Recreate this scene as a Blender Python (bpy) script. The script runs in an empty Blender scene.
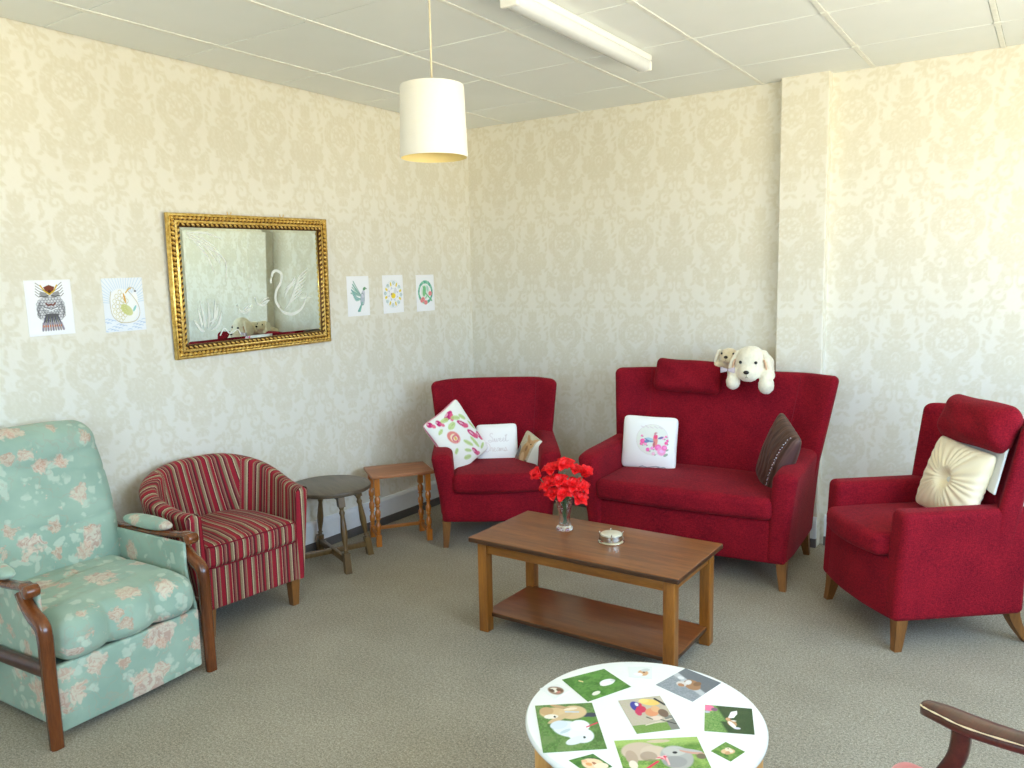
import bpy, bmesh, math, random
import numpy as np
from mathutils import Matrix, Vector
from math import sin, cos, pi, radians, hypot, atan2, sqrt
random.seed(7); rng = np.random.default_rng(7)
SC = bpy.context.scene; COL = SC.collection
H = 2.577
# ------------------------------------------------------------------ helpers
def s2l(c):
    c = np.asarray(c, float) / 255.0
    return np.where(c <= .04045, c / 12.92, ((c + .055) / 1.055) ** 2.4)
def L(r, g, b): return tuple(s2l((r, g, b))) + (1.0,)
def empty(name, loc=(0, 0, 0), rz=0.0, M=None):
    o = bpy.data.objects.new(name, None); COL.objects.link(o); o.empty_display_size = .1
    if M is not None: o.matrix_world = M
    else: o.location = loc; o.rotation_euler = (0, 0, rz)
    return o
def tag(o, label, cat, group=None):
    o['label'] = label; o['category'] = cat
    if group: o['group'] = group
    return o
def struct(o): o['kind'] = 'structure'; return o
def mesh(name, v, f, mat, parent=None, smooth=True, col=None, pat=None, mi=None, M=None, loop=None):
    me = bpy.data.meshes.new(name)
    me.from_pydata([tuple(map(float, p)) for p in v], [], [tuple(map(int, q)) for q in f])
    for m in (mat if isinstance(mat, (list, tuple)) else [mat]): me.materials.append(m)
    if smooth: me.polygons.foreach_set('use_smooth', np.ones(len(me.polygons), bool))
    if mi is not None: me.polygons.foreach_set('material_index', np.asarray(mi, np.int32))
    if col is not None:
        a = me.attributes.new('tint', 'FLOAT_COLOR', 'POINT')
        c = np.ones((len(v), 4), np.float32); c[:, :3] = col; a.data.foreach_set('color', c.ravel())
    if pat is not None:
        a = me.attributes.new('pat', 'FLOAT_VECTOR', 'POINT')
        c = np.zeros((len(v), 3), np.float32); p = np.asarray(pat, np.float32).reshape(len(v), -1); c[:, :p.shape[1]] = p
        a.data.foreach_set('vector', c.ravel())
    me.update()
    o = bpy.data.objects.new(name, me); COL.objects.link(o)
    if parent is not None: o.parent = parent
    if M is not None: o.matrix_local = M
    return o
class G:
    """collects geometry for ONE mesh object"""
    def __init__(s): s.v = []; s.f = []; s.mi = []; s.n = 0; s.p = []
    def add(s, v, f, mi=0, pat=None):
        v = np.asarray(v, float).reshape(-1, 3); s.v.append(v)
        s.f += [tuple(i + s.n for i in q) for q in f]; s.mi += [mi] * len(f); s.n += len(v)
        s.p.append(np.zeros((len(v), 3)) if pat is None else pat)
        return s
    def V(s): return np.concatenate(s.v)
    def warp(s, fn): s.v = [fn(np.concatenate(s.v))]; s.p = [np.concatenate(s.p)]; return s
    def obj(s, name, mat, parent=None, smooth=True, pat=False, M=None, auto=None):
        o = mesh(name, s.V(), s.f, mat, parent, smooth, pat=np.concatenate(s.p) if pat else None, mi=s.mi, M=M)
        if auto: hard(o, auto)
        return o
def hard(o, ang=35):
    me = o.data; bm = bmesh.new(); bm.from_mesh(me)
    for e in bm.edges:
        if len(e.link_faces) == 2 and e.calc_face_angle(0) > radians(ang): e.smooth = False
    bm.to_mesh(me); bm.free()
def rbox(c, s, r=.01, k=3, n=(1, 1, 1)):
    """rounded box as a quad grid: centre c, size s, corner radius r"""
    h = np.array(s, float) / 2; r = min(r, h.min() * .999)
    ax = []
    for i in range(3):
        t = np.linspace(0, 1, k + 1); e = r * (1 - np.tan((1 - t) * pi / 4)); lo = -h[i] + e
        mid = np.linspace(-h[i] + r, h[i] - r, max(1, n[i]) + 1)
        a = np.concatenate([lo[:-1], mid, -lo[:-1][::-1]]); ax.append(a)
    vid = {}; V = []; F = []
    def vert(p):
        key = (round(p[0], 7), round(p[1], 7), round(p[2], 7))
        if key not in vid: vid[key] = len(V); V.append(p)
        return vid[key]
    for d in range(3):
        a, b = (d + 1) % 3, (d + 2) % 3
        for sg in (-1, 1):
            for i in range(len(ax[a]) - 1):
                for j in range(len(ax[b]) - 1):
                    q = []
                    for (u, w) in ((i, j), (i + 1, j), (i + 1, j + 1), (i, j + 1)):
                        p = [0, 0, 0]; p[d] = sg * h[d]; p[a] = ax[a][u]; p[b] = ax[b][w]; q.append(vert(p))
                    F.append(q if sg > 0 else q[::-1])
    V = np.array(V); inner = np.clip(V, -(h - r), h - r); dd = V - inner
    ln = np.linalg.norm(dd, axis=1, keepdims=True); ln[ln == 0] = 1
    return inner + dd / ln * r + np.array(c, float), F
def lathe(prof, n=24, c=(0, 0, 0), axis=None, fl=None):
    """prof: (r,z) list; axis: (p0,p1) to place along a segment"""
    prof = np.array(prof, float); V = []; F = []
    for r, z in prof:
        for i in range(n):
            a = 2 * pi * i / n; rr = r * (fl(a, z) if fl else 1); V.append((rr * cos(a), rr * sin(a), z))
    m = len(prof)
    for j in range(m - 1):
        for i in range(n):
            F.append((j * n + i, j * n + (i + 1) % n, (j + 1) * n + (i + 1) % n, (j + 1) * n + i))
    V.append((0, 0, prof[0][1])); V.append((0, 0, prof[-1][1]))
    if prof[0][0] > 1e-5: F += [((i + 1) % n, i, m * n) for i in range(n)]
    if prof[-1][0] > 1e-5: F += [((m - 1) * n + i, (m - 1) * n + (i + 1) % n, m * n + 1) for i in range(n)]
    V = np.array(V)
    if axis is not None:
        p0, p1 = Vector(axis[0]), Vector(axis[1]); d = p1 - p0
        q = Vector((0, 0, 1)).rotation_difference(d.normalized()).to_matrix(); sc = d.length / (prof[-1][1] - prof[0][1])
        V[:, 2] = (V[:, 2] - prof[0][1]) * sc
        V = V @ np.array(q).T + np.array(p0)
    return V + np.array(c, float), F
def tube(pts, rad, n=8, cap=True):
    pts = [Vector(p) for p in pts]; m = len(pts); V = []; F = []
    rad = [rad] * m if not hasattr(rad, '__len__') else rad
    up = None
    for i, p in enumerate(pts):
        t = (pts[min(i + 1, m - 1)] - pts[max(i - 1, 0)]).normalized()
        if up is None:
            up = Vector((0, 0, 1)) if abs(t.z) < .9 else Vector((1, 0, 0))
        a = (up - t * up.dot(t)).normalized(); b = t.cross(a); up = a
        for k in range(n):
            th = 2 * pi * k / n; V.append(tuple(p + (a * cos(th) + b * sin(th)) * rad[i]))
    for i in range(m - 1):
        for k in range(n): F.append((i * n + k, i * n + (k + 1) % n, (i + 1) * n + (k + 1) % n, (i + 1) * n + k))
    if cap: F.append(tuple(range(n))[::-1]); F.append(tuple((m - 1) * n + k for k in range(n)))
    return np.array(V), F
def sweep(pts, prof, ups, closed_prof=True, scale=None):
    """sweep 2D profile (list of (a,b)) along pts; a along side vec, b along up vec given per point"""
    V = []; F = []; m = len(pts); n = len(prof)
    for i, p in enumerate(pts):
        sd, up = ups[i]; s = 1 if scale is None else scale[i]
        for a, b in prof: V.append(np.array(p) + np.array(sd) * a * s + np.array(up) * b * s)
    for i in range(m - 1):
        for k in range(n): F.append((i * n + k, i * n + (k + 1) % n, (i + 1) * n + (k + 1) % n, (i + 1) * n + k))
    F.append(tuple(range(n))[::-1]); F.append(tuple((m - 1) * n + k for k in range(n)))
    return np.array(V), F
def cr(pts, n=8):
    """catmull-rom through points"""
    P = np.array(pts, float); out = []
    Q = np.vstack([2 * P[0] - P[1], P, 2 * P[-1] - P[-2]])
    for i in range(1, len(Q) - 2):
        for t in np.linspace(0, 1, n, endpoint=False):
            a, b, c, d = Q[i - 1], Q[i], Q[i + 1], Q[i + 2]
            out.append(.5 * (2 * b + (c - a) * t + (2 * a - 5 * b + 4 * c - d) * t * t + (3 * b - a - 3 * c + d) * t ** 3))
    out.append(P[-1]); return np.array(out)
def ribbon(path, width, x0, x1, bev=.004):
    """thick wooden band: a 2D path in the (y,z) plane with a width, extruded in x from x0 to x1, rounded edges"""
    P = np.array(path, float); n = len(P); w = width if hasattr(width, '__len__') else [width] * n
    V = []; F = []
    for i in range(n):
        t = P[min(i + 1, n - 1)] - P[max(i - 1, 0)]; t = t / np.linalg.norm(t); nn = np.array([-t[1], t[0]])
        h = w[i] / 2; b = min(bev, h * .8)
        for (x, o) in ((x0 + b, -h), (x1 - b, -h), (x1, -h + b), (x1, h - b), (x1 - b, h), (x0 + b, h), (x0, h - b), (x0, -h + b)):
            q = P[i] + nn * o; V.append((x, q[0], q[1]))
    for i in range(n - 1):
        for k in range(8): F.append((i * 8 + k, (i + 1) * 8 + k, (i + 1) * 8 + (k + 1) % 8, i * 8 + (k + 1) % 8))
    F.append(tuple(range(8))); F.append(tuple((n - 1) * 8 + k for k in range(8))[::-1])
    return np.array(V), F
def ss(a, b, x): t = np.clip((x - a) / (b - a), 0, 1); return t * t * (3 - 2 * t)
def pose(loc, yaw=0, tilt=0, roll=0):
    return Matrix.Translation(loc) @ Matrix.Rotation(yaw, 4, 'Z') @ Matrix.Rotation(-tilt, 4, 'X') @ Matrix.Rotation(roll, 4, 'Y')
# ------------------------------------------------------------------ materials
def newmat(name):
    m = bpy.data.materials.new(name); m.use_nodes = True; nt = m.node_tree; b = nt.nodes['Principled BSDF']
    return m, nt, b
def N(nt, t, **k):
    n = nt.nodes.new(t)
    for a, v in k.items():
        if a.startswith('i_'): n.inputs[a[2:].replace('_', ' ')].default_value = v
        else: setattr(n, a, v)
    return n
def lk(nt, a, b): nt.links.new(a, b)
def ramp(nt, fac, stops, interp='LINEAR'):
    r = nt.nodes.new('ShaderNodeValToRGB'); r.color_ramp.interpolation = interp; e = r.color_ramp.elements
    while len(e) < len(stops): e.new(.5)
    for i, (p, c) in enumerate(stops): e[i].position = p; e[i].color = c
    if fac is not None: lk(nt, fac, r.inputs[0])
    return r
def math_(nt, op, a, b=None, c=None):
    n = nt.nodes.new('ShaderNodeMath'); n.operation = op
    for i, x in enumerate((a, b, c)):
        if x is None: continue
        if isinstance(x, (int, float)): n.inputs[i].default_value = x
        else: lk(nt, x, n.inputs[i])
    return n.outputs[0]
def mixc(nt, fac, a, b, mode='MIX'):
    n = nt.nodes.new('ShaderNodeMix'); n.data_type = 'RGBA'; n.blend_type = mode
    for i, x in ((0, fac), (6, a), (7, b)):
        if isinstance(x, (int, float)): n.inputs[i].default_value = x
        elif isinstance(x, tuple): n.inputs[i].default_value = x
        else: lk(nt, x, n.inputs[i])
    return n.outputs[2]
def coords(nt, scale=(1, 1, 1), rot=(0, 0, 0)):
    t = nt.nodes.new('ShaderNodeTexCoord'); m = nt.nodes.new('ShaderNodeMapping')
    m.inputs['Scale'].default_value = scale; m.inputs['Rotation'].default_value = rot
    lk(nt, t.outputs['Object'], m.inputs['Vector']); return m.outputs[0]
def noise(nt, vec, scale, detail=3, rough=.5, dist=0):
    n = nt.nodes.new('ShaderNodeTexNoise'); n.inputs['Scale'].default_value = scale; n.inputs['Detail'].default_value = detail
    n.inputs['Roughness'].default_value = rough; n.inputs['Distortion'].default_value = dist
    if vec is not None: lk(nt, vec, n.inputs['Vector'])
    return n.outputs[0]
def bump(nt, b, h, dist=.002, st=.5):
    n = nt.nodes.new('ShaderNodeBump'); n.inputs['Distance'].default_value = dist; n.inputs['Strength'].default_value = st
    lk(nt, h, n.inputs['Height']); lk(nt, n.outputs[0], b.inputs['Normal'])
def plain(name, rgb, rough=.5, metal=0, sheen=0, var=.06, nscale=30, bmp=0):
    m, nt, b = newmat(name); v = coords(nt); n = noise(nt, v, nscale, 4)
    c = np.array(L(*rgb)[:3])
    r = ramp(nt, n, [(.3, tuple(c * (1 - var)) + (1,)), (.7, tuple(np.minimum(c * (1 + var), 1)) + (1,))])
    lk(nt, r.outputs[0], b.inputs['Base Color']); b.inputs['Roughness'].default_value = rough; b.inputs['Metallic'].default_value = metal
    if sheen: b.inputs['Sheen Weight'].default_value = sheen
    if bmp: bump(nt, b, noise(nt, v, nscale * 6, 2), .001, bmp)
    return m
def wood(name, dark, light, axis='X', rough=.35, scale=9, coat=.0, stretch=9):
    m, nt, b = newmat(name); s = [stretch, stretch, stretch]; s['XYZ'.index(axis)] = 1.0
    v = coords(nt, tuple(s)); n1 = noise(nt, v, scale * .35, 6, .6, .6); n2 = noise(nt, v, scale * 3, 3, .6)
    f = math_(nt, 'ADD', math_(nt, 'MULTIPLY', n1, .7), math_(nt, 'MULTIPLY', n2, .3))
    r = ramp(nt, f, [(.33, L(*dark)), (.5, tuple((np.array(L(*dark)) + np.array(L(*light))) / 2)), (.66, L(*light))])
    lk(nt, r.outputs[0], b.inputs['Base Color']); b.inputs['Roughness'].default_value = rough
    b.inputs['Coat Weight'].default_value = coat; b.inputs['Coat Roughness'].default_value = .15
    bump(nt, b, n2, .0008, .25); return m
def fabric(name, c1, c2, scale=420, sheen=.3, tint=(1, .6, .45, 1), rough=.9, bstr=.5):
    m, nt, b = newmat(name); v = coords(nt, (1, 1, 1))
    n = noise(nt, v, scale, 2, .7); n2 = noise(nt, v, 6, 3); n3 = noise(nt, coords(nt, (1, 1, 5)), scale * .35, 2)
    f = math_(nt, 'ADD', math_(nt, 'MULTIPLY', n, .55), math_(nt, 'ADD', math_(nt, 'MULTIPLY', n2, .2), math_(nt, 'MULTIPLY', n3, .25)))
    r = ramp(nt, f, [(.38, L(*c1)), (.62, L(*c2))]); lk(nt, r.outputs[0], b.inputs['Base Color'])
    b.inputs['Roughness'].default_value = rough; b.inputs['Sheen Weight'].default_value = sheen; b.inputs['Sheen Tint'].default_value = tint
    b.inputs['Sheen Roughness'].default_value = .4; b.inputs['Specular IOR Level'].default_value = .2
    bump(nt, b, f, .0015, bstr); return m
def tinted(name, rough=.8, sheen=0, bscale=300, bst=.2, spec=.3, stretch=(1, 1, 1)):
    m, nt, b = newmat(name); a = N(nt, 'ShaderNodeAttribute', attribute_name='tint'); lk(nt, a.outputs['Color'], b.inputs['Base Color'])
    b.inputs['Roughness'].default_value = rough; b.inputs['Sheen Weight'].default_value = sheen; b.inputs['Specular IOR Level'].default_value = spec
    if bst: bump(nt, b, noise(nt, coords(nt, stretch), bscale, 2), .001, bst)
    return m
def make_wallpaper(name):
    m, nt, b = newmat(name); a = N(nt, 'ShaderNodeAttribute', attribute_name='pat')
    sep = N(nt, 'ShaderNodeSeparateXYZ'); lk(nt, a.outputs['Vector'], sep.inputs[0])
    v = coords(nt); n = noise(nt, v, 2.0, 2)
    base = mixc(nt, sep.outputs[0], L(234, 231, 219), L(224, 219, 201))
    var = ramp(nt, n, [(.3, (.97, .97, .97, 1)), (.7, (1, 1, 1, 1))])
    c = mixc(nt, 1.0, base, var.outputs[0], 'MULTIPLY'); lk(nt, c, b.inputs['Base Color'])
    rr = ramp(nt, sep.outputs[0], [(0, (.42, .42, .42, 1)), (1, (.62, .62, .62, 1))]); lk(nt, rr.outputs[0], b.inputs['Roughness'])
    fine = noise(nt, coords(nt, (1, 1, 25)), 40, 2)
    bump(nt, b, math_(nt, 'ADD', math_(nt, 'MULTIPLY', sep.outputs[0], .6), math_(nt, 'MULTIPLY', fine, .5)), .0008, .35)
    return m
def make_carpet():
    m, nt, b = newmat('carpet_pile'); v = coords(nt)
    n = noise(nt, v, 210, 2, .8); n1 = noise(nt, v, 105, 2, .7); n2 = noise(nt, v, 2.2, 4, .6)
    f = math_(nt, 'ADD', math_(nt, 'MULTIPLY', n, .45), math_(nt, 'ADD', math_(nt, 'MULTIPLY', n1, .4), math_(nt, 'MULTIPLY', n2, .15)))
    r = ramp(nt, f, [(.36, L(118, 110, 94)), (.5, L(155, 147, 129)), (.64, L(190, 182, 163))])
    lk(nt, r.outputs[0], b.inputs['Base Color']); b.inputs['Roughness'].default_value = .95; b.inputs['Specular IOR Level'].default_value = .1
    b.inputs['Sheen Weight'].default_value = .1; bump(nt, b, f, .006, .7); return m
def make_floral():
    m, nt, b = newmat('floral_upholstery'); v0 = coords(nt)
    nd = N(nt, 'ShaderNodeTexNoise', i_Scale=19.0, i_Detail=4.0); lk(nt, v0, nd.inputs['Vector'])
    off = N(nt, 'ShaderNodeVectorMath', operation='MULTIPLY_ADD'); lk(nt, nd.outputs['Color'], off.inputs[0]); off.inputs[1].default_value = (.07,) * 3; lk(nt, v0, off.inputs[2])
    v = off.outputs[0]
    base = ramp(nt, noise(nt, v0, 5, 3), [(.35, L(144, 170, 154)), (.65, L(164, 188, 170))]).outputs[0]
    lf = N(nt, 'ShaderNodeTexVoronoi', i_Scale=19.0); lk(nt, v, lf.inputs['Vector'])
    gate = noise(nt, v0, 6.5, 2)
    leaf = math_(nt, 'MULTIPLY', ramp(nt, lf.outputs['Distance'], [(.30, (1,) * 4), (.40, (0, 0, 0, 1))]).outputs[0], ramp(nt, gate, [(.42, (0, 0, 0, 1)), (.48, (1,) * 4)]).outputs[0])
    c1 = mixc(nt, math_(nt, 'MULTIPLY', leaf, .55), base, L(206, 216, 198))
    br = noise(nt, v, 8, 2); stem = ramp(nt, br, [(.485, (0, 0, 0, 1)), (.5, (1,) * 4), (.515, (0, 0, 0, 1))]).outputs[0]
    c1 = mixc(nt, math_(nt, 'MULTIPLY', stem, .35), c1, L(176, 158, 138))
    def roses(scale, thr, seedoff, c_out, c_in):
        mp = N(nt, 'ShaderNodeVectorMath', operation='ADD'); lk(nt, v, mp.inputs[0]); mp.inputs[1].default_value = seedoff
        vo = N(nt, 'ShaderNodeTexVoronoi', i_Scale=scale); lk(nt, mp.outputs[0], vo.inputs['Vector'])
        sepc = N(nt, 'ShaderNodeSeparateColor'); lk(nt, vo.outputs['Color'], sepc.inputs[0])
        on = ramp(nt, sepc.outputs[0], [(.30, (0, 0, 0, 1)), (.32, (1,) * 4)], 'CONSTANT').outputs[0]
        pet = N(nt, 'ShaderNodeTexVoronoi', i_Scale=scale * 8); lk(nt, mp.outputs[0], pet.inputs['Vector'])
        d = math_(nt, 'ADD', vo.outputs['Distance'], math_(nt, 'MULTIPLY', pet.outputs['Distance'], .18))
        mask = math_(nt, 'MULTIPLY', ramp(nt, d, [(thr, (1,) * 4), (thr + .05, (0, 0, 0, 1))]).outputs[0], on)
        pc = ramp(nt, noise(nt, mp.outputs[0], scale * 5, 3, .6, 1.6), [(.42, c_out), (.56, c_in)]).outputs[0]
        return mask, pc
    for a in ((5.0, .36, (0, 0, 0), L(200, 152, 138), L(224, 206, 188)), (8.0, .36, (3.3, 1.7, 5.1), L(212, 168, 148), L(222, 205, 184)), (10.0, .32, (7.3, 4.7, 2.1), L(198, 150, 130), L(214, 190, 168))):
        k, pc = roses(*a); c1 = mixc(nt, math_(nt, 'MULTIPLY', k, .72), c1, pc)
    lk(nt, c1, b.inputs['Base Color']); b.inputs['Roughness'].default_value = .85; b.inputs['Sheen Weight'].default_value = .15
    b.inputs['Specular IOR Level'].default_value = .25
    wr = noise(nt, coords(nt, (1, 1, 1)), 9, 3, .5, .4); bump(nt, b, math_(nt, 'ADD', wr, math_(nt, 'MULTIPLY', noise(nt, v0, 350, 1), .06)), .012, .35)
    return m
def make_stripe():
    m, nt, b = newmat('striped_velvet'); a = N(nt, 'ShaderNodeAttribute', attribute_name='pat')
    sep = N(nt, 'ShaderNodeSeparateXYZ'); lk(nt, a.outputs['Vector'], sep.inputs[0])
    f = math_(nt, 'FRACT', math_(nt, 'DIVIDE', sep.outputs[0], .132))
    dr, rd, be, pk, cm, br = L(98, 6, 26), L(156, 8, 36), L(150, 128, 98), L(146, 72, 66), L(212, 196, 158), L(104, 70, 52)
    st = [(0, rd), (.10, dr), (.14, cm), (.165, be), (.24, pk), (.27, rd), (.36, cm), (.378, dr), (.44, pk), (.50, be), (.53, dr), (.60, rd), (.66, br), (.69, be), (.77, cm), (.795, dr), (.86, pk), (.92, be), (.95, rd)]
    r = ramp(nt, f, st, 'CONSTANT'); v = coords(nt); n = noise(nt, v, 260, 2, .7)
    sh = ramp(nt, n, [(.3, (.72, .72, .72, 1)), (.7, (1.12, 1.12, 1.12, 1))])
    lk(nt, mixc(nt, 1.0, r.outputs[0], sh.outputs[0], 'MULTIPLY'), b.inputs['Base Color'])
    b.inputs['Roughness'].default_value = .8; b.inputs['Sheen Weight'].default_value = .14; b.inputs['Sheen Roughness'].default_value = .35; b.inputs['Sheen Tint'].default_value = (1, .6, .55, 1)
    bump(nt, b, n, .0015, .4); return m
def make_gold():
    m, nt, b = newmat('gilt'); v = coords(nt); n = noise(nt, v, 60, 4, .7)
    r = ramp(nt, n, [(.35, L(200, 156, 72)), (.55, L(238, 204, 116)), (.75, L(252, 232, 168))]); lk(nt, r.outputs[0], b.inputs['Base Color'])
    b.inputs['Metallic'].default_value = .85; b.inputs['Roughness'].default_value = .33; bump(nt, b, noise(nt, v, 200, 2), .001, .4); return m
def make_ceiling_tile():
    m, nt, b = newmat('ceiling_tile'); v = coords(nt); n = noise(nt, v, 1.2, 4, .6); n2 = noise(nt, v, 140, 3)
    r = ramp(nt, n, [(.3, L(235, 240, 238)), (.7, L(242, 246, 245))]); lk(nt, r.outputs[0], b.inputs['Base Color'])
    b.inputs['Roughness'].default_value = .9; bump(nt, b, n2, .001, .3); return m
M = {}
M['wallpaper'] = make_wallpaper('damask_wallpaper'); M['carpet'] = make_carpet(); M['floral'] = make_floral(); M['stripe'] = make_stripe()
M['gold'] = make_gold(); M['patina'] = plain('dark_bronze_patina', (92, 62, 26), .45, .6); M['tile'] = make_ceiling_tile()
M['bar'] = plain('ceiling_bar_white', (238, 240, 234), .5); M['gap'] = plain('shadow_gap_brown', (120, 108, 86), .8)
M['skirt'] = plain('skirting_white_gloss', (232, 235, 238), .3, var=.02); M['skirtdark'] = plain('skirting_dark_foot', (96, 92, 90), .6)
M['red'] = fabric('red_wool_upholstery', (98, 0, 22), (154, 20, 36), scale=190, sheen=.09, tint=(1, .3, .35, 1), bstr=.9)
M['piping'] = plain('dark_red_seam', (120, 8, 30), .9)
M['oakleg'] = wood('oak_leg_brown', (98, 60, 26), (148, 98, 48), 'Z', .4)
M['reclwood'] = wood('mahogany_gloss', (78, 36, 12), (128, 68, 28), 'Z', .22, coat=.5)
M['darkoak'] = wood('dark_oak', (64, 54, 42), (104, 90, 72), 'X', .4, coat=.2)
M['darkoakleg'] = wood('dark_oak_turned', (78, 58, 30), (126, 98, 56), 'Z', .38, coat=.3)
M['orange'] = wood('orange_yew', (158, 92, 34), (196, 124, 54), 'X', .4); M['orangetop'] = wood('orange_brown_top', (142, 88, 52), (178, 116, 74), 'X', .42)
M['orangeleg'] = wood('orange_turned', (166, 92, 26), (212, 132, 50), 'Z', .3, coat=.3)
M['tabletop'] = wood('coffee_table_top', (98, 54, 20), (150, 92, 44), 'X', .38, coat=.12, scale=8)
M['tableframe'] = wood('coffee_table_oak', (116, 66, 18), (166, 106, 38), 'Z', .35, coat=.2)
M['tablerail'] = wood('coffee_table_rail', (116, 66, 18), (166, 106, 38), 'X', .35, coat=.2); M['tableshelf'] = wood('coffee_table_shelf', (104, 58, 26), (142, 86, 42), 'X', .3, coat=.2)
M['edge'] = wood('dark_edge', (52, 30, 18), (86, 54, 32), 'X', .35)
M['pine'] = wood('pine_leg', (196, 142, 74), (222, 172, 104), 'Z', .4); M['white'] = plain('white_laminate', (240, 243, 240), .22, var=.01)
M['mahog'] = wood('worn_mahogany', (48, 20, 14), (86, 40, 26), 'X', .3, coat=.4); M['wornedge'] = plain('worn_pale_edge', (226, 212, 176), .5)
M['pink'] = plain('pink_fabric', (226, 140, 140), .9, sheen=.3); M['shade'] = None
M['plastic'] = plain('white_plastic', (240, 240, 236), .4, var=.01); M['cord'] = plain('cream_flex', (226, 216, 186), .5)
M['diffuser'] = plain('prismatic_diffuser', (222, 226, 230), .25, var=.02)
M['silver'] = plain('silver_plate', (206, 202, 190), .25, 1.0); M['coaster'] = plain('cream_coaster', (214, 208, 188), .5)
M['redpetal'] = plain('red_petal', (236, 8, 18), .6, var=.25, nscale=60); M['leafgreen'] = plain('leaf_green', (46, 106, 48), .5, var=.3); M['stem'] = plain('stem_green', (70, 116, 82), .5)
M['plush'] = plain('cream_plush', (240, 232, 208), .95, sheen=.6, var=.07, nscale=70, bmp=.8); M['plushear'] = plain('peach_ear_lining', (220, 178, 142), .95, sheen=.4); M['black'] = plain('black_plastic', (22, 22, 24), .2)
M['plush2'] = plain('beige_plush', (232, 216, 182), .95, sheen=.6, var=.08, nscale=80, bmp=.8); M['bow'] = plain('lilac_ribbon', (200, 186, 192), .5); M['tagm'] = plain('olive_tag', (150, 140, 90), .6)
M['pillow'] = tinted('printed_cotton', .85, .2); M['crease'] = tinted('satin_cushion', .42, .3, spec=.5, bst=.1); M['vel'] = tinted('crushed_velvet', .5, .08, bscale=120, bst=.6, spec=.5)
M['paper'] = tinted('drawing_paper', .8, 0, bst=0); M['photo'] = tinted('glossy_photo', .25, 0, bst=0, spec=.5)
M['whitecloth'] = plain('white_linen', (224, 226, 222), .9, var=.03, nscale=12, bmp=.3)
M['pearl'] = plain('silver_sequin', (210, 215, 230), .2, .9); M['etch'] = plain('etched_glass', (226, 230, 222), .5, .1)
def _mir():
    m, nt, b = newmat('silvered_glass'); v = coords(nt); r = ramp(nt, noise(nt, v, 3, 2), [(.3, (.66, .73, .68, 1)), (.7, (.69, .75, .70, 1))])
    lk(nt, r.outputs[0], b.inputs['Base Color']); b.inputs['Metallic'].default_value = 1; b.inputs['Roughness'].default_value = .01; return m
M['mirror'] = _mir()
def _glass():
    m, nt, b = newmat('cut_crystal'); r = ramp(nt, noise(nt, coords(nt), 8, 2), [(.3, (.95, .97, .96, 1)), (.7, (1, 1, 1, 1))]); lk(nt, r.outputs[0], b.inputs['Base Color'])
    b.inputs['Transmission Weight'].default_value = 1; b.inputs['Roughness'].default_value = .02; b.inputs['IOR'].default_value = 1.5; return m
M['glass'] = _glass()
def _pane():
    m, nt, b = newmat('window_glass'); nt.nodes.remove(b); t = N(nt, 'ShaderNodeBsdfTransparent'); g = N(nt, 'ShaderNodeBsdfGlossy', i_Roughness=.0)
    mx = N(nt, 'ShaderNodeMixShader'); mx.inputs[0].default_value = .05; lk(nt, t.outputs[0], mx.inputs[1]); lk(nt, g.outputs[0], mx.inputs[2]); lk(nt, mx.outputs[0], nt.nodes['Material Output'].inputs[0]); return m
M['pane'] = _pane()
def _shade():
    m, nt, b = newmat('fabric_lamp_shade'); r = ramp(nt, noise(nt, coords(nt, (1, 1, 8)), 90, 2), [(.3, L(248, 248, 243)), (.7, L(252, 252, 249))]); lk(nt, r.outputs[0], b.inputs['Base Color'])
    b.inputs['Roughness'].default_value = .85; t = N(nt, 'ShaderNodeBsdfTranslucent'); t.inputs[0].default_value = L(252, 248, 236)
    mx = N(nt, 'ShaderNodeMixShader'); mx.inputs[0].default_value = .22; lk(nt, b.outputs[0], mx.inputs[1]); lk(nt, t.outputs[0], mx.inputs[2]); lk(nt, mx.outputs[0], nt.nodes['Material Output'].inputs[0]); return m
M['shade'] = _shade(); M['shadein'] = plain('cream_shade_lining', (246, 226, 160), .6, var=.02)
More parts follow.
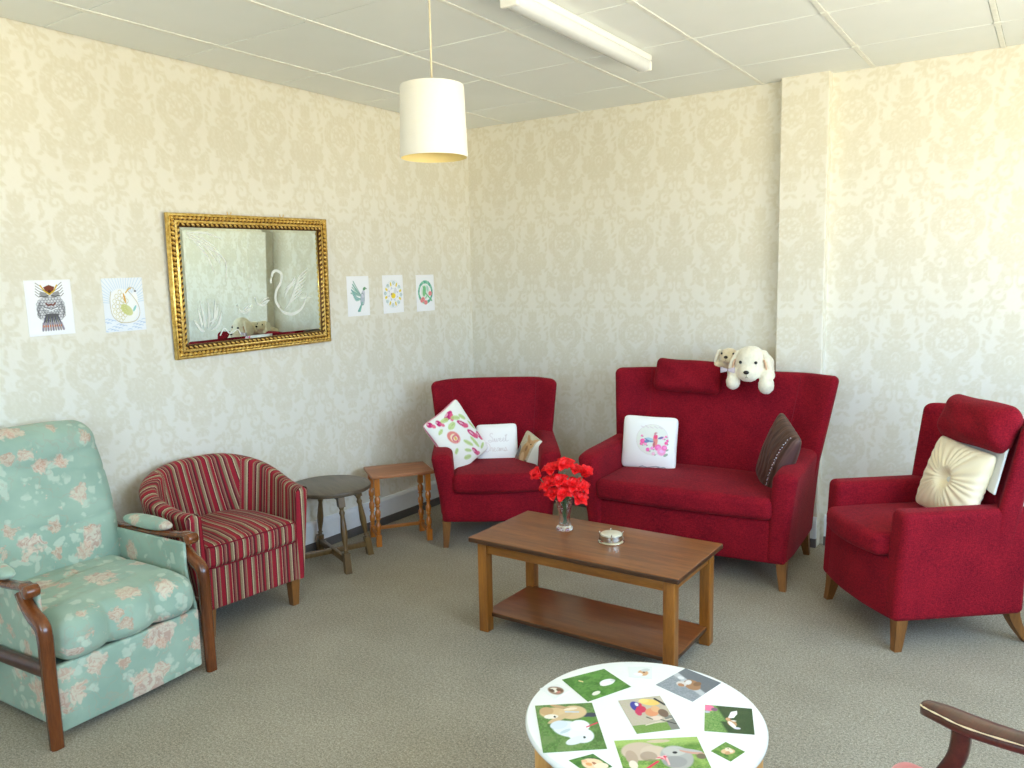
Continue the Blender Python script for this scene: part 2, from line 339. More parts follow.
# ------------------------------------------------------------------ 2D painter (vertex tints on fine grids)
class Paint:
    def __init__(s, U, V, base):
        s.U = U; s.V = V; s.c = np.zeros(U.shape + (3,)); s.c[...] = s2l(base)
    def put(s, m, rgb, a=1.0):
        m = np.clip(m, 0, 1)[..., None] * a; s.c = s.c * (1 - m) + s2l(rgb) * m
    def ell(s, cx, cy, rx, ry, rgb, rot=0, a=1.0, soft=.12):
        x, y = s.U - cx, s.V - cy; c, q = cos(rot), sin(rot); u = (x * c + y * q) / rx; v = (-x * q + y * c) / ry
        s.put((1 - np.sqrt(u * u + v * v)) / soft + .5, rgb, a)
    def ring(s, cx, cy, rx, ry, w, rgb, a=1.0):
        d = np.abs(np.sqrt(((s.U - cx) / rx) ** 2 + ((s.V - cy) / ry) ** 2) - 1) * min(rx, ry); s.put((w - d) / .006 + .5, rgb, a)
    def line(s, pts, w, rgb, a=1.0, soft=.006):
        D = np.full(s.U.shape, 9.)
        for (x0, y0), (x1, y1) in zip(pts[:-1], pts[1:]):
            dx, dy = x1 - x0, y1 - y0; l = dx * dx + dy * dy + 1e-12
            t = np.clip(((s.U - x0) * dx + (s.V - y0) * dy) / l, 0, 1); D = np.minimum(D, np.hypot(s.U - x0 - t * dx, s.V - y0 - t * dy))
        s.put((w - D) / soft + .5, rgb, a)
    def poly(s, pts, rgb, a=1.0):
        ins = np.zeros(s.U.shape, bool); n = len(pts)
        for i in range(n):
            (x0, y0), (x1, y1) = pts[i], pts[(i + 1) % n]
            if y0 == y1: continue
            k = ((y0 > s.V) != (y1 > s.V)) & (s.U < (x1 - x0) * (s.V - y0) / (y1 - y0) + x0); ins ^= k
        s.put(ins.astype(float), rgb, a)
    def speck(s, rgb, a, seed, k=1):
        r = np.random.default_rng(seed); n = r.random((int(s.U.shape[0] / k) + 2, int(s.U.shape[1] / k) + 2)); i = np.indices(s.U.shape) // k; s.put(n[i[0], i[1]], rgb, a)
def sheet(name, w, h, paint, mat, n=(90, 120), base=(245, 247, 250), curl=.0, th=.0006, parent=None, M=None):
    """a thin printed sheet in local x (width) / z (height), front towards -y, with thickness"""
    nu, nv = n; u = np.linspace(0, 1, nu); v = np.linspace(0, 1, nv); U, V = np.meshgrid(u, v, indexing='ij')
    P = Paint(U, V, base); paint(P); X = (U - .5) * w; Z = (V - .5) * h
    Y = curl * ((U - .5) ** 2 + (V - .5) ** 2) * 2
    f = np.stack([X, Y - th, Z], -1).reshape(-1, 3); c = P.c.reshape(-1, 3)
    F = [(i * nv + j, (i + 1) * nv + j, (i + 1) * nv + j + 1, i * nv + j + 1) for i in range(nu - 1) for j in range(nv - 1)]
    # back sheet (coarse border loop)
    bl = [i * nv for i in range(nu)] + [(nu - 1) * nv + j for j in range(1, nv)] + [i * nv + nv - 1 for i in range(nu - 2, -1, -1)] + [j for j in range(nv - 2, 0, -1)]
    k = len(f); bv = f[bl].copy(); bv[:, 1] += th; F += [(bl[(i + 1) % len(bl)], bl[i], k + i, k + (i + 1) % len(bl)) for i in range(len(bl))]; F.append(tuple(range(k, k + len(bl)))[::-1])
    V_ = np.vstack([f, bv]); C = np.vstack([c, np.tile(s2l((235, 236, 238)), (len(bl), 1))])
    return mesh(name, V_, F, mat, parent, True, col=C, M=M)
def pillow(name, w, h, t, paint, mat, n=61, base=(245, 245, 245), sag=.07, back=None, parent=None, M=None, puff=.42, fn=None, rc=.07):
    u = np.linspace(-1, 1, n); u = np.sign(u) * (1 - (1 - np.abs(u)) ** 1.25); U, V = np.meshgrid(u, u, indexing='ij')
    X = w / 2 * U * (1 - sag * (1 - V * V) * np.abs(U) ** 2); Z = h / 2 * V * (1 - sag * (1 - U * U) * np.abs(V) ** 2)
    q8 = 1 - rc * (U * U * V * V) ** 4; X = X * q8; Z = Z * q8
    T = t / 2 * (np.clip((1 - U ** 2) * (1 - V ** 2), 0, 1)) ** puff
    if fn is not None: T = fn(U, V, T)
    P = Paint((U + 1) / 2, (V + 1) / 2, base)
    if paint: paint(P)
    cf = P.c.reshape(-1, 3); cb = np.tile(s2l(back or base), (n * n, 1))
    f = np.stack([X, -T, Z], -1).reshape(-1, 3); b = np.stack([X, T, Z], -1).reshape(-1, 3)
    F = []; idx = np.arange(n * n).reshape(n, n); bid = idx + n * n
    bid = bid.copy(); edge = np.zeros((n, n), bool); edge[0] = edge[-1] = edge[:, 0] = edge[:, -1] = True; bid[edge] = idx[edge]
    for i in range(n - 1):
        for j in range(n - 1):
            F.append((idx[i, j], idx[i + 1, j], idx[i + 1, j + 1], idx[i, j + 1])); F.append((bid[i, j], bid[i, j + 1], bid[i + 1, j + 1], bid[i + 1, j]))
    return mesh(name, np.vstack([f, b]), F, mat, parent, True, col=np.vstack([cf, cb]), M=M)
# ------------------------------------------------------------------ damask motif, one repeat of 0.515 x 0.595 m
RW, RH = .515, .595
def damask_tile(nu=258, nv=298):
    x = (np.arange(nu) + .5) / nu * RW - RW / 2; z = (np.arange(nv) + .5) / nv * RH - RH / 2
    X, Z = np.meshgrid(x, z, indexing='ij'); acc = np.zeros(X.shape)
    def wrap(cx, cz): return (X - cx + RW / 2) % RW - RW / 2, (Z - cz + RH / 2) % RH - RH / 2
    S = .0025
    def on(d): nonlocal acc; acc = np.maximum(acc, np.clip(-d / S + .5, 0, 1))
    def off(d): nonlocal acc; acc = acc * (1 - np.clip(-d / S + .5, 0, 1))
    def leaf(cx, cz, l, w, ang, f=on):
        l, w = (l * 1.22, w * 1.5) if f is on else (l, w)
        for sx in (1, -1):
            for c0 in (cx,):
                u, v = wrap(0, cz); u = u * sx - c0; u = (u + RW / 2) % RW - RW / 2
                c, s = cos(ang), sin(ang); a = u * c + v * s; b = -u * s + v * c
                f((np.abs(b) - w * np.clip(1 - (a / l) ** 2, 0, 1) ** .8) + np.where(np.abs(a) > l, 1, 0))
    def disc(cx, cz, r, f=on, ez=1.):
        r = r * 1.14 if f is on else r
        for sx in (1, -1):
            u, v = wrap(0, cz); u = (u * sx - cx + RW / 2) % RW - RW / 2; f(np.hypot(u, v / ez) - r)
    def spiral(cx, cz, r0, turns, w, a0, hand=1, f=on):
        w *= 1.3; r0 *= 1.05
        T = np.linspace(0, 1, 40)
        for sx in (1, -1):
            u, v = wrap(0, cz); u = (u * sx - cx + RW / 2) % RW - RW / 2; D = np.full(X.shape, 9.)
            for t in T:
                r = r0 * (1 - .82 * t); a = a0 + hand * t * turns * 2 * pi
                D = np.minimum(D, np.hypot(u - r * cos(a), v - r * sin(a)) - w * (1.15 - .65 * t) * (1 if t > .04 else .6))
            f(D)
            for t in (.05, .18, .3, .42):  # leaflets outside the scroll
                r = r0 * (1 - .82 * t) + w * 1.3; a = a0 + hand * t * turns * 2 * pi
                f(np.hypot(u - r * cos(a), v - r * sin(a)) - w * .75)
    # column A: teardrop medallion at (0,0)
    disc(0, 0, .062, ez=1.25); disc(0, .006, .046, off, 1.3); disc(0, .004, .041, ez=1.3); disc(0, .004, .024, off, 1.35); disc(0, .0, .018, ez=1.4); disc(0, .0, .007, off, 1.5)
    for a, r in ((-.15, .088), (-.55, .092), (-.95, .092), (-1.3, .098), (.3, .082)): leaf(r * cos(a), r * sin(a), .03, .013, a)
    for k in range(5): disc(.078 + .004 * k, .03 + .0 * k - k * .021, .011)
    disc(.05, .07, .016); disc(.05, .07, .007, off); leaf(.028, .095, .03, .011, 1.2); leaf(0, .125, .05, .015, pi / 2); leaf(.03, .145, .026, .008, .8); leaf(.045, .115, .026, .009, .6)
    for k in range(5): leaf(.018 + .004 * (k % 2), .17 + .016 * k, .018, .0055, .9)
    leaf(0, .2, .05, .007, pi / 2)
    leaf(0, -.12, .04, .02, pi / 2); leaf(0, -.12, .02, .006, pi / 2, off); leaf(.03, -.11, .032, .01, -.9); leaf(.05, -.09, .028, .01, -.5); leaf(.022, -.155, .022, .007, -1.2)
    disc(.038, -.19, .03, ez=1.5); disc(.030, -.195, .016, off, 1.7); leaf(.06, -.2, .03, .009, 1.9)
    spiral(.062, -.262, .052, 1.25, .0085, 2.2, -1)
    # column B at x = RW/2
    B = RW / 2
    disc(B, -.2, .052, ez=.95); disc(B, -.165, .012, off); disc(B - .02, -.18, .006, off)
    for a in (.5, .95, 1.4): leaf(B - .05 * cos(a), -.18 + .05 * sin(a), .022, .011, pi - a)
    for k in (-.022, 0, .022): disc(B + k, -.272, .013, ez=1.2)
    for z_, q in ((-.13, .08), (-.19, .082), (-.24, .078)): disc(B - q, z_, .010)
    spiral(B - .068, -.09, .05, 1.2, .0085, -2.2, 1)
    leaf(B - .11, -.14, .05, .02, 1.9); leaf(B - .125, -.145, .022, .006, 1.9, off)
    leaf(B, -.055, .055, .014, pi / 2); leaf(B - .02, -.06, .05, .008, 1.9); leaf(B, -.02, .022, .006, pi / 2, off); leaf(B - .025, .0, .035, .012, 2.2)
    for p_ in ((.05, -.02), (.066, -.03), (.058, -.008), (.075, -.012), (.09, -.03), (.082, -.046)): disc(B - p_[0], p_[1], .0095)
    # round wreath centred 0.09 above
    for k in range(9):
        a = -.9 + k * .33; r = .108; leaf(B - r * cos(a), .1 + r * sin(a) * .95, .026, .011, pi - a + pi / 2)
    for k in range(7):
        a = -1.1 + k * .42; r = .083; leaf(B - r * cos(a), .1 + r * sin(a), .022, .006, pi - a + 1.2)
    for p_ in ((0, .11, .024), (.034, .1, .018), (.03, .135, .016), (.02, .07, .017), (0, .15, .018), (.052, .125, .012), (.05, .075, .012), (0, .055, .012)):
        disc(B - p_[0], p_[1], p_[2]); disc(B - p_[0], p_[1] + .002, p_[2] * .42, off)
    for q in (0, 1):
        for k in range(6): leaf((.105 + .012 * q) + .012 * sin(k), .02 + k * .035 - .2 * q, .02, .006, .6 + .5 * (k % 3))
    spiral(B - .1, .215, .035, 1.1, .007, -.4, 1)
    leaf(B, .2, .03, .01, pi / 2); leaf(B - .03, .19, .028, .008, 2.4)
    for k in range(4): leaf(.05 + .03 * k, .275 + .006 * k, .02, .007, .3 + .5 * k)
    spiral(.115, .262, .036, 1.1, .007, 2.6, 1); leaf(.06, .235, .02, .007, 1.1); leaf(.17, .285, .022, .007, -.5); leaf(B - .02, -.315, .02, .006, .6)
    # mirrored veins and leaflets cut out of the solid shapes
    r = np.random.default_rng(12)
    def vn(cell):
        a = np.abs(X) / cell; b = (Z + RH / 2) / cell; nb = int(round(RH / cell)); b = b * nb / (RH / cell); t = r.random((int(RW / 2 / cell) + 3, nb))
        i = np.floor(a).astype(int); j = np.floor(b).astype(int); fa = a - i; fb = b - j; fa = fa * fa * (3 - 2 * fa); fb = fb * fb * (3 - 2 * fb)
        g = lambda p, q: t[p % t.shape[0], q % nb]
        return g(i, j) * (1 - fa) * (1 - fb) + g(i + 1, j) * fa * (1 - fb) + g(i, j + 1) * (1 - fa) * fb + g(i + 1, j + 1) * fa * fb
    n1, n2 = vn(.016), vn(.011)
    vein = np.clip((.055 - np.abs(n1 - .5)) / .03, 0, 1); acc = acc * (1 - .75 * vein) * (1 - .35 * np.clip((n2 - .62) / .06, 0, 1))
    frost = np.clip((.05 - np.abs(n2 - .55)) / .03, 0, 1) * .22; return np.clip(acc + frost * (1 - acc), 0, 1)
DT = damask_tile()
def damask(s, z):
    """s: distance along wall measured so that column A sits at s=0; z relative to medallion height 2.262"""
    nu, nv = DT.shape; u = ((s / RW + .5) % 1) * nu - .5; v = (((z - 2.262) / RH + .5) % 1) * nv - .5
    i = np.floor(u).astype(int); j = np.floor(v).astype(int); fu = u - i; fv = v - j
    g = lambda a, b: DT[a % nu, b % nv]
    return g(i, j) * (1 - fu) * (1 - fv) + g(i + 1, j) * fu * (1 - fv) + g(i, j + 1) * (1 - fu) * fv + g(i + 1, j + 1) * fu * fv
def wall_grid(name, path, z0, z1, off, step=.0065, holes=(), seams=None):
    """papered wall along a plan path, facing its left side; holes=(s0,s1,z0,z1)"""
    S = [0]; 
    for a, b in zip(path[:-1], path[1:]): S.append(S[-1] + hypot(b[0] - a[0], b[1] - a[1]))
    ss_ = []
    for k in range(len(S) - 1):
        n = max(1, int(round((S[k + 1] - S[k]) / step))); ss_ += list(np.linspace(S[k], S[k + 1], n, endpoint=False))
    ss_.append(S[-1])
    for h in holes: ss_ += [h[0], h[1]]
    s = np.unique(np.round(ss_, 5)); zz = list(np.arange(z0, z1, step)) + [z1]
    for h in holes: zz += [h[2], h[3]]
    z = np.unique(np.round(zz, 5)); x = np.interp(s, S, [p[0] for p in path]); y = np.interp(s, S, [p[1] for p in path])
    nS, nZ = len(s), len(z); SS, ZZ = np.meshgrid(s, z, indexing='ij')
    v = np.stack([np.repeat(x, nZ), np.repeat(y, nZ), np.tile(z, nS)], -1); pat = damask(SS + (off(SS) if callable(off) else off), ZZ).reshape(-1)
    i, j = np.meshgrid(np.arange(nS - 1), np.arange(nZ - 1), indexing='ij'); i = i.ravel(); j = j.ravel()
    keep = np.ones(len(i), bool); sc = (s[i] + s[i + 1]) / 2; zc = (z[j] + z[j + 1]) / 2
    for h in holes: keep &= ~((sc > h[0]) & (sc < h[1]) & (zc > h[2]) & (zc < h[3]))
    i, j = i[keep], j[keep]; q = np.stack([i * nZ + j, (i + 1) * nZ + j, (i + 1) * nZ + j + 1, i * nZ + j + 1], -1)
    me = bpy.data.meshes.new(name); me.vertices.add(len(v)); me.vertices.foreach_set('co', v.astype(np.float32).ravel())
    me.loops.add(len(q) * 4); me.loops.foreach_set('vertex_index', q.astype(np.int32).ravel())
    me.polygons.add(len(q)); me.polygons.foreach_set('loop_start', np.arange(0, len(q) * 4, 4, dtype=np.int32)); me.polygons.foreach_set('loop_total', np.full(len(q), 4, np.int32))
    me.materials.append(M['wallpaper']); a = me.attributes.new('pat', 'FLOAT_VECTOR', 'POINT'); c = np.zeros((len(v), 3), np.float32); c[:, 0] = pat; a.data.foreach_set('vector', c.ravel())
    me.update(); me.validate(); o = bpy.data.objects.new(name, me); COL.objects.link(o); return struct(o)
# ================================================================== THE ROOM
XR, YF = 4.85, -6.3
WY0, WY1, WZ0, WZ1 = -4.3, -1.0, .85, 2.25       # window in the right wall (behind the frame)
FX0, FX1 = 2.0, 3.8                               # window in the front wall (behind the camera)
wall_grid('wall_left', [(0, 0), (0, YF)], 0, H + .012, -2.51)
wall_grid('wall_back', [(0, 0), (2.185, 0), (2.185, -.075), (2.435, -.075), (2.435, 0), (XR, 0)], 0, H + .012, lambda s: np.where(s > 2.4, .148, -.001))
wall_grid('wall_right', [(XR, 0), (XR, YF)], 0, H + .012, 0, .03, holes=[(-WY1, -WY0, WZ0, WZ1)])
wall_grid('wall_front', [(0, YF), (XR, YF)], 0, H + .012, 0, .03, holes=[(FX0, FX1, WZ0, WZ1)])
fl = G(); fl.add([(0, YF, 0), (XR, YF, 0), (XR, 0, 0), (0, 0, 0)], [(0, 1, 2, 3)]); struct(fl.obj('floor', M['carpet'], smooth=False))
# ceiling: inset boards between exposed bars
ce = G(); A0, AX, N0 = .3423, .5726, -.4621
ce.add([(0, YF, H + .012), (0, 0, H + .012), (XR, 0, H + .012), (XR, YF, H + .012)], [(0, 1, 2, 3)], 2)
xs = [0] + [A0 + AX * i for i in range(8)] + [XR]; ys = [0] + [N0 - .6 * j for j in range(10)] + [YF]
for i in range(len(xs) - 1):
    for j in range(len(ys) - 1):
        x0, x1, y1, y0 = xs[i] + .0105, xs[i + 1] - .0105, ys[j] - .0012, ys[j + 1] + .0012
        if x1 - x0 < .03: continue
        dz = rng.uniform(-.0008, .0008); t1, t2 = rng.uniform(-.0012, .0012, 2); e = .003
        z = lambda x, y: H + .002 + dz + t1 * (x - x0) / .57 + t2 * (y - y0) / .6
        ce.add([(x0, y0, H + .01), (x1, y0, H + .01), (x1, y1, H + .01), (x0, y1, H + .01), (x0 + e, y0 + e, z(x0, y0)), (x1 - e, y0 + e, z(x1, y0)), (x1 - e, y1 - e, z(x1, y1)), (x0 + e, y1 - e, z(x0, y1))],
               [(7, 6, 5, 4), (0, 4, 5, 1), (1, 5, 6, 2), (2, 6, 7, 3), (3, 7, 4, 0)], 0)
for x in xs[1:-1]:
    v, f = rbox((x, YF / 2, H + .003), (.022, -YF - .002, .008), .002, 1); ce.add(v, f, 1)
    for y in ys[1:-1]:
        ce.add(*rbox((x + .001, y, H - .001), (.028, .05, .004), .001, 1), 1)
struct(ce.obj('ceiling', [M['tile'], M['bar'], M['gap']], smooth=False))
def board(name, p0, p1, nrm):
    p0 = np.array(p0, float); p1 = np.array(p1, float); n = np.array(nrm, float); g = G(); ln = np.linalg.norm(p1 - p0)
    def pr(prof, mi):
        V = []
        for p in (p0, p1):
            for a, z in prof: V.append((*(p + n * a), z))
        m = len(prof); g.add(V, [(k, (k + 1) % m, m + (k + 1) % m, m + k) for k in range(m)] + [tuple(range(m))[::-1], tuple(range(m, 2 * m))], mi)
    pr([(.001, .052), (.018, .052), (.018, .155), (.012, .171), (.006, .175), (.001, .175)], 0)
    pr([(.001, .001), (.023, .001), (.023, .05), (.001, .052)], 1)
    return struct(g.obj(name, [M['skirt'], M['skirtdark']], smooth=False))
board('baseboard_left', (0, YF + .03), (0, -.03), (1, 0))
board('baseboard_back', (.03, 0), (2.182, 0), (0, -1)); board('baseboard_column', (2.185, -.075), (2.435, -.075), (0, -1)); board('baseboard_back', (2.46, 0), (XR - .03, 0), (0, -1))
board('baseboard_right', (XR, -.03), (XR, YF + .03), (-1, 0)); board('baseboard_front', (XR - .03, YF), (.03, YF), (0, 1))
def window(name, c, w, ax):
    """casement window centred at c, of width w, in a wall whose normal is ax"""
    e = empty(name, (c[0], c[1], WZ0), 0 if ax == 'y' else pi / 2); struct(e); h = WZ1 - WZ0; t = .05
    g = G()
    for x in (-w / 2 + t / 2, w / 2 - t / 2): g.add(*rbox((x, .03, h / 2), (t, .06, h), .006, 1))
    for z in (t / 2, h - t / 2): g.add(*rbox((0, .03, z), (w - 2 * t, .06, t), .006, 1))
    for k in (1, 2): g.add(*rbox((-w / 2 + w * k / 3, .03, h / 2), (t, .05, h - 2 * t), .006, 1))
    g.add(*rbox((0, .03, h * .72), (w - 2 * t, .045, .035), .005, 1)); g.obj('window_frame', M['plastic'], e)
    g = G(); g.add(*rbox((0, -.06, -.015), (w + .1, .14, .03), .006, 2)); g.obj('window_sill', M['plastic'], e)
    g = G()
    for k in range(3):
        x0 = -w / 2 + w * k / 3 + .05; x1 = -w / 2 + w * (k + 1) / 3 - .05
        g.add([(x0, .03, .05), (x1, .03, .05), (x1, .03, h - .05), (x0, .03, h - .05)], [(0, 1, 2, 3)])
    g.obj('pane', M['pane'], e, smooth=False); return e
w1 = window('window_1', (XR + .0, (WY0 + WY1) / 2), WY1 - WY0, 'x'); w1.rotation_euler[2] = -pi / 2
w2 = window('window_2', ((FX0 + FX1) / 2, YF), FX1 - FX0, 'y'); w2.rotation_euler[2] = pi
# ================================================================== WALL THINGS
def gilt_mirror():
    W, Hh = .985, .69; t = .065
    Mx = Matrix.Translation((.014, -1.893, 1.533)) @ Matrix.Rotation(pi / 2, 4, 'Z') @ Matrix.Rotation(radians(1.6), 4, 'X') @ Matrix.Rotation(radians(-1.1), 4, 'Y')
    e = empty('gilt_mirror', M=Mx); tag(e, 'rectangular wall mirror in an ornate gilt frame, etched with a swan', 'mirror')
    g = G()
    # moulding: profile (inward distance, height off wall)
    prof = [(0, .002), (0, .022), (.006, .030), (.013, .024), (.034, .026), (.040, .033), (.046, .027), (.058, .022), (.066, .014), (.066, .002)]
    cs = [(-W / 2, -Hh / 2), (W / 2, -Hh / 2), (W / 2, Hh / 2), (-W / 2, Hh / 2)]; sg = [(1, 1), (-1, 1), (-1, -1), (1, -1)]
    V = []
    for (x, z), (a, b) in zip(cs, sg):
        for d, y in prof: V.append((x + a * d, -y, z + b * d))
    m = len(prof); F = [(i * m + k, ((i + 1) % 4) * m + k, ((i + 1) % 4) * m + k + 1, i * m + k + 1) for i in range(4) for k in range(m - 1)]
    fm = [1 if k in (3, 6) or k == 7 else 0 for _ in range(4) for k in range(m - 1)]
    g.v.append(np.array(V)); g.n = len(V); g.f = F; g.mi = fm; g.p = [np.zeros((len(V), 3))]
    # carved leaf beads in two rows
    dome = []; df = []
    for j in range(3):
        for i in range(8):
            a = 2 * pi * i / 8; r = cos(j * pi / 6); dome.append((r * cos(a), r * sin(a), sin(j * pi / 6)))
    dome.append((0, 0, 1)); dome = np.array(dome)
    for j in range(2): df += [(j * 8 + i, j * 8 + (i + 1) % 8, (j + 1) * 8 + (i + 1) % 8, (j + 1) * 8 + i) for i in range(8)]
    df += [(16 + i, 16 + (i + 1) % 8, 24) for i in range(8)]
    for k in range(4):
        (x0, z0), (x1, z1) = cs[k], cs[(k + 1) % 4]; ln = hypot(x1 - x0, z1 - z0); dx, dz = (x1 - x0) / ln, (z1 - z0) / ln; nx, nz = -dz, dx
        for d, pitch, a, b, hgt, base, tw in ((.0225, .0235, .0125, .0080, .013, .024, .65), (.0225, .0215, .005, .005, .013, .026, 0), (.053, .026, .0125, .0058, .008, .022, -.6)):
            nb = int((ln - 2 * d) / pitch)
            for i in range(nb + 1):
                s = d + (ln - 2 * d) * i / nb + (pitch / 2 if a == b else 0)
                if s > ln - d: continue
                c_, s_ = cos(tw), sin(tw); q = dome * [a, b, hgt]; u = q[:, 0] * c_ - q[:, 1] * s_; w = q[:, 0] * s_ + q[:, 1] * c_
                px = x0 + dx * (s + u) + nx * (d + w); pz = z0 + dz * (s + u) + nz * (d + w); g.add(np.stack([px, -(base + q[:, 2]), pz], -1), df, 0)
    g.obj('frame', [M['gold'], M['patina']], e)
    gl = G(); a, b = W / 2 - .062, Hh / 2 - .062
    bv = .018; y0, y1 = -.0115, -.0135
    gl.add([(-a, y0, -b), (a, y0, -b), (a, y0, b), (-a, y0, b), (-a + bv, y1, -b + bv), (a - bv, y1, -b + bv), (a - bv, y1, b - bv), (-a + bv, y1, b - bv), (-a, -.004, -b), (a, -.004, -b), (a, -.004, b), (-a, -.004, b)],
           [(4, 5, 6, 7), (0, 1, 5, 4), (1, 2, 6, 5), (2, 3, 7, 6), (3, 0, 4, 7), (8, 9, 1, 0), (9, 10, 2, 1), (10, 11, 3, 2), (11, 8, 0, 3), (11, 10, 9, 8)])
    glass = gl.obj('glass', M['mirror'], e, smooth=False); glass['label'] = 'bevelled mirror glass'
    def blade(g, pts, w, n=10, y=-.0139):
        c = cr([(p[0], 0, p[1]) for p in pts], 6); m = len(c); V = []; F = []
        for i, p in enumerate(c):
            t = c[min(i + 1, m - 1)] - c[max(i - 1, 0)]; t /= np.linalg.norm(t); k = sin(pi * min(max(i / (m - 1), .0), 1)) ** .7 if w[1] else 1
            ww = w[0] * (k if w[1] else 1) + .0004; V += [(p[0] - t[2] * ww, y, p[2] + t[0] * ww), (p[0] + t[2] * ww, y, p[2] - t[0] * ww)]
        F = [(2 * i, 2 * i + 1, 2 * i + 3, 2 * i + 2) for i in range(m - 1)]; V = [(p[0], p[1] - .00003 * len(g.v), p[2]) for p in V]; g.add(V, F)
    # (fx,fz) fractions of the glass -> local
    def P_(fx, fz): return (-a + 2 * a * fx, b - 2 * b * fz)
    et = G()
    B = lambda pts, w, taper=True: blade(et, [P_(*p) for p in pts], (w, taper))
    for k in range(7): B([(.02 + .02 * k, .08 + .01 * k), (.13 + .03 * k, .10 + .035 * k), (.22 + .012 * k, .14 + .07 * k)] if k % 2 else [(.04, .05), (.16, .05 + .03 * k), (.27 - .01 * k, .10 + .05 * k)], .0042)
    # big swan
    B([(.615, .44), (.625, .40), (.655, .385), (.69, .42), (.68, .50), (.645, .57), (.635, .66), (.66, .73)], .007, False)
    B([(.615, .44), (.605, .48), (.612, .50)], .006)
    B([(.655, .73), (.70, .785), (.77, .80), (.84, .75), (.89, .62)], .008)
    for k in range(7): B([(.70 + .012 * k, .76 - .012 * k), (.76 + .01 * k, .68 - .035 * k), (.86 + .008 * k, .60 - .04 * k)], .0042)
    for k in range(4): B([(.70, .66 - .03 * k), (.74 + .01 * k, .56 - .02 * k), (.80, .50 - .02 * k)], .0035)
    for cx, cz in ((.40, .72), (.53, .665)):
        B([(cx - .045, cz - .02), (cx - .03, cz + .02), (cx + .01, cz + .035), (cx + .05, cz)], .005); B([(cx - .01, cz + .01), (cx + .02, cz - .02), (cx + .055, cz - .035)], .004); B([(cx, cz + .02), (cx + .03, cz + .0), (cx + .06, cz - .01)], .004)
        B([(cx - .045, cz - .02), (cx - .055, cz - .035), (cx - .04, cz - .04)], .003)
    for x0, z0, x1, z1 in ((.10, .93, .08, .68), (.12, .95, .10, .62), (.14, .95, .15, .60), (.16, .93, .20, .62), (.12, .97, .05, .78), (.16, .97, .24, .72), (.15, .9, .22, .66)):
        B([(x0, z0 - .08), ((x0 + x1) / 2 + .01, (z0 + z1) / 2), (x1, z1)], .006)
    B([(.22, .94), (.25, .88), (.29, .93), (.34, .90), (.36, .94)], .0025, False); B([(.83, .65), (.87, .66), (.9, .65), (.93, .66)], .002, False); B([(.88, .65), (.882, .61)], .0015, False)
    eo = et.obj('etching', M['etch'], glass, smooth=False); eo['label'] = 'etched swans and reeds'
    for x in (-.14, .19):
        h = G(); h.add(*tube([(x - .012, -.008, Hh / 2 + .016), (x - .010, -.008, Hh / 2 + .004), (x, -.008, Hh / 2 - .006), (x + .010, -.008, Hh / 2 + .004), (x + .012, -.008, Hh / 2 + .016)], .0022, 6)); h.add(*lathe([(.001, 0), (.004, .001), (.004, .004), (.001, .005)], 8, (x, -.008, Hh / 2 - .002))); h.obj('hanging_clip', M['gold'], e)
gilt_mirror()
# ---- colouring-page drawings
def d_owl(p):
    g = (120, 124, 132)
    p.ell(.52, .48, .31, .27, (206, 208, 214), 0, .9, .1)
    for r in range(9):
        for k in range(9):
            x = .25 + .066 * k + (.033 if r % 2 else 0); y = .66 - .045 * r
            if ((x - .52) / .29) ** 2 + ((y - .48) / .25) ** 2 < 1: p.ring(x, y, .035, .028, .0045, (120, 122, 130), .8)
    for r, c in ((0, (90, 92, 100)), (1, (150, 152, 160)), (2, (100, 102, 110))): p.line([(.30 + .02 * r, .56 - .05 * r), (.42, .50 - .07 * r), (.52, .47 - .07 * r), (.64, .50 - .07 * r), (.74 - .02 * r, .56 - .05 * r)], .006, c)
    for s in (-1, 1):
        for k in range(4): p.line([(.52 + s * .22, .62 - .03 * k), (.52 + s * .30, .50 - .05 * k), (.52 + s * .24, .36 - .02 * k)], .005, (70, 72, 80), .8)
        for k in range(5): p.line([(.52 + s * .07, .80 - .02 * k), (.52 + s * (.2 + .01 * k), .90 - .05 * k), (.52 + s * (.28 + .006 * k), .95 - .05 * k)], .006, (120, 116, 114))
        p.ell(.52 + s * .12, .73, .10, .045, (150, 150, 152), s * .4); p.line([(.52 + s * .03, .72), (.52 + s * .12, .70), (.52 + s * .22, .72)], .007, (60, 62, 66))
    p.poly([(.40, .87), (.52, .91), (.64, .87), (.58, .76), (.52, .74), (.46, .76)], (122, 62, 44)); p.line([(.34, .90), (.42, .80), (.52, .74), (.62, .80), (.69, .90)], .014, (214, 180, 50)); p.ell(.52, .79, .035, .03, (70, 40, 30))
    p.line([(.42, .58), (.47, .54), (.52, .56), (.57, .54), (.62, .58)], .016, (120, 70, 60)); p.line([(.38, .49), (.52, .45), (.66, .49)], .008, (235, 238, 242))
    for k in range(9):
        x = .33 + .048 * k; p.line([(.40 + .03 * k, .36), (x - .01, .20)], .016, (110 if k % 2 else 84, 112 if k % 2 else 82, 104)); p.line([(x - .01, .22), (x - .03 + .008 * k, .10)], .022, (168 if k % 2 else 150, 160 if k % 2 else 144, 162)); p.line([(x - .01, .18), (x - .012, .16)], .012, (212, 130, 84))
        p.line([(.405 + .03 * k, .36), (x - .02 + .005 * k, .09)], .003, (60, 60, 64))
    p.ell(.52, .365, .16, .03, (96, 94, 98))
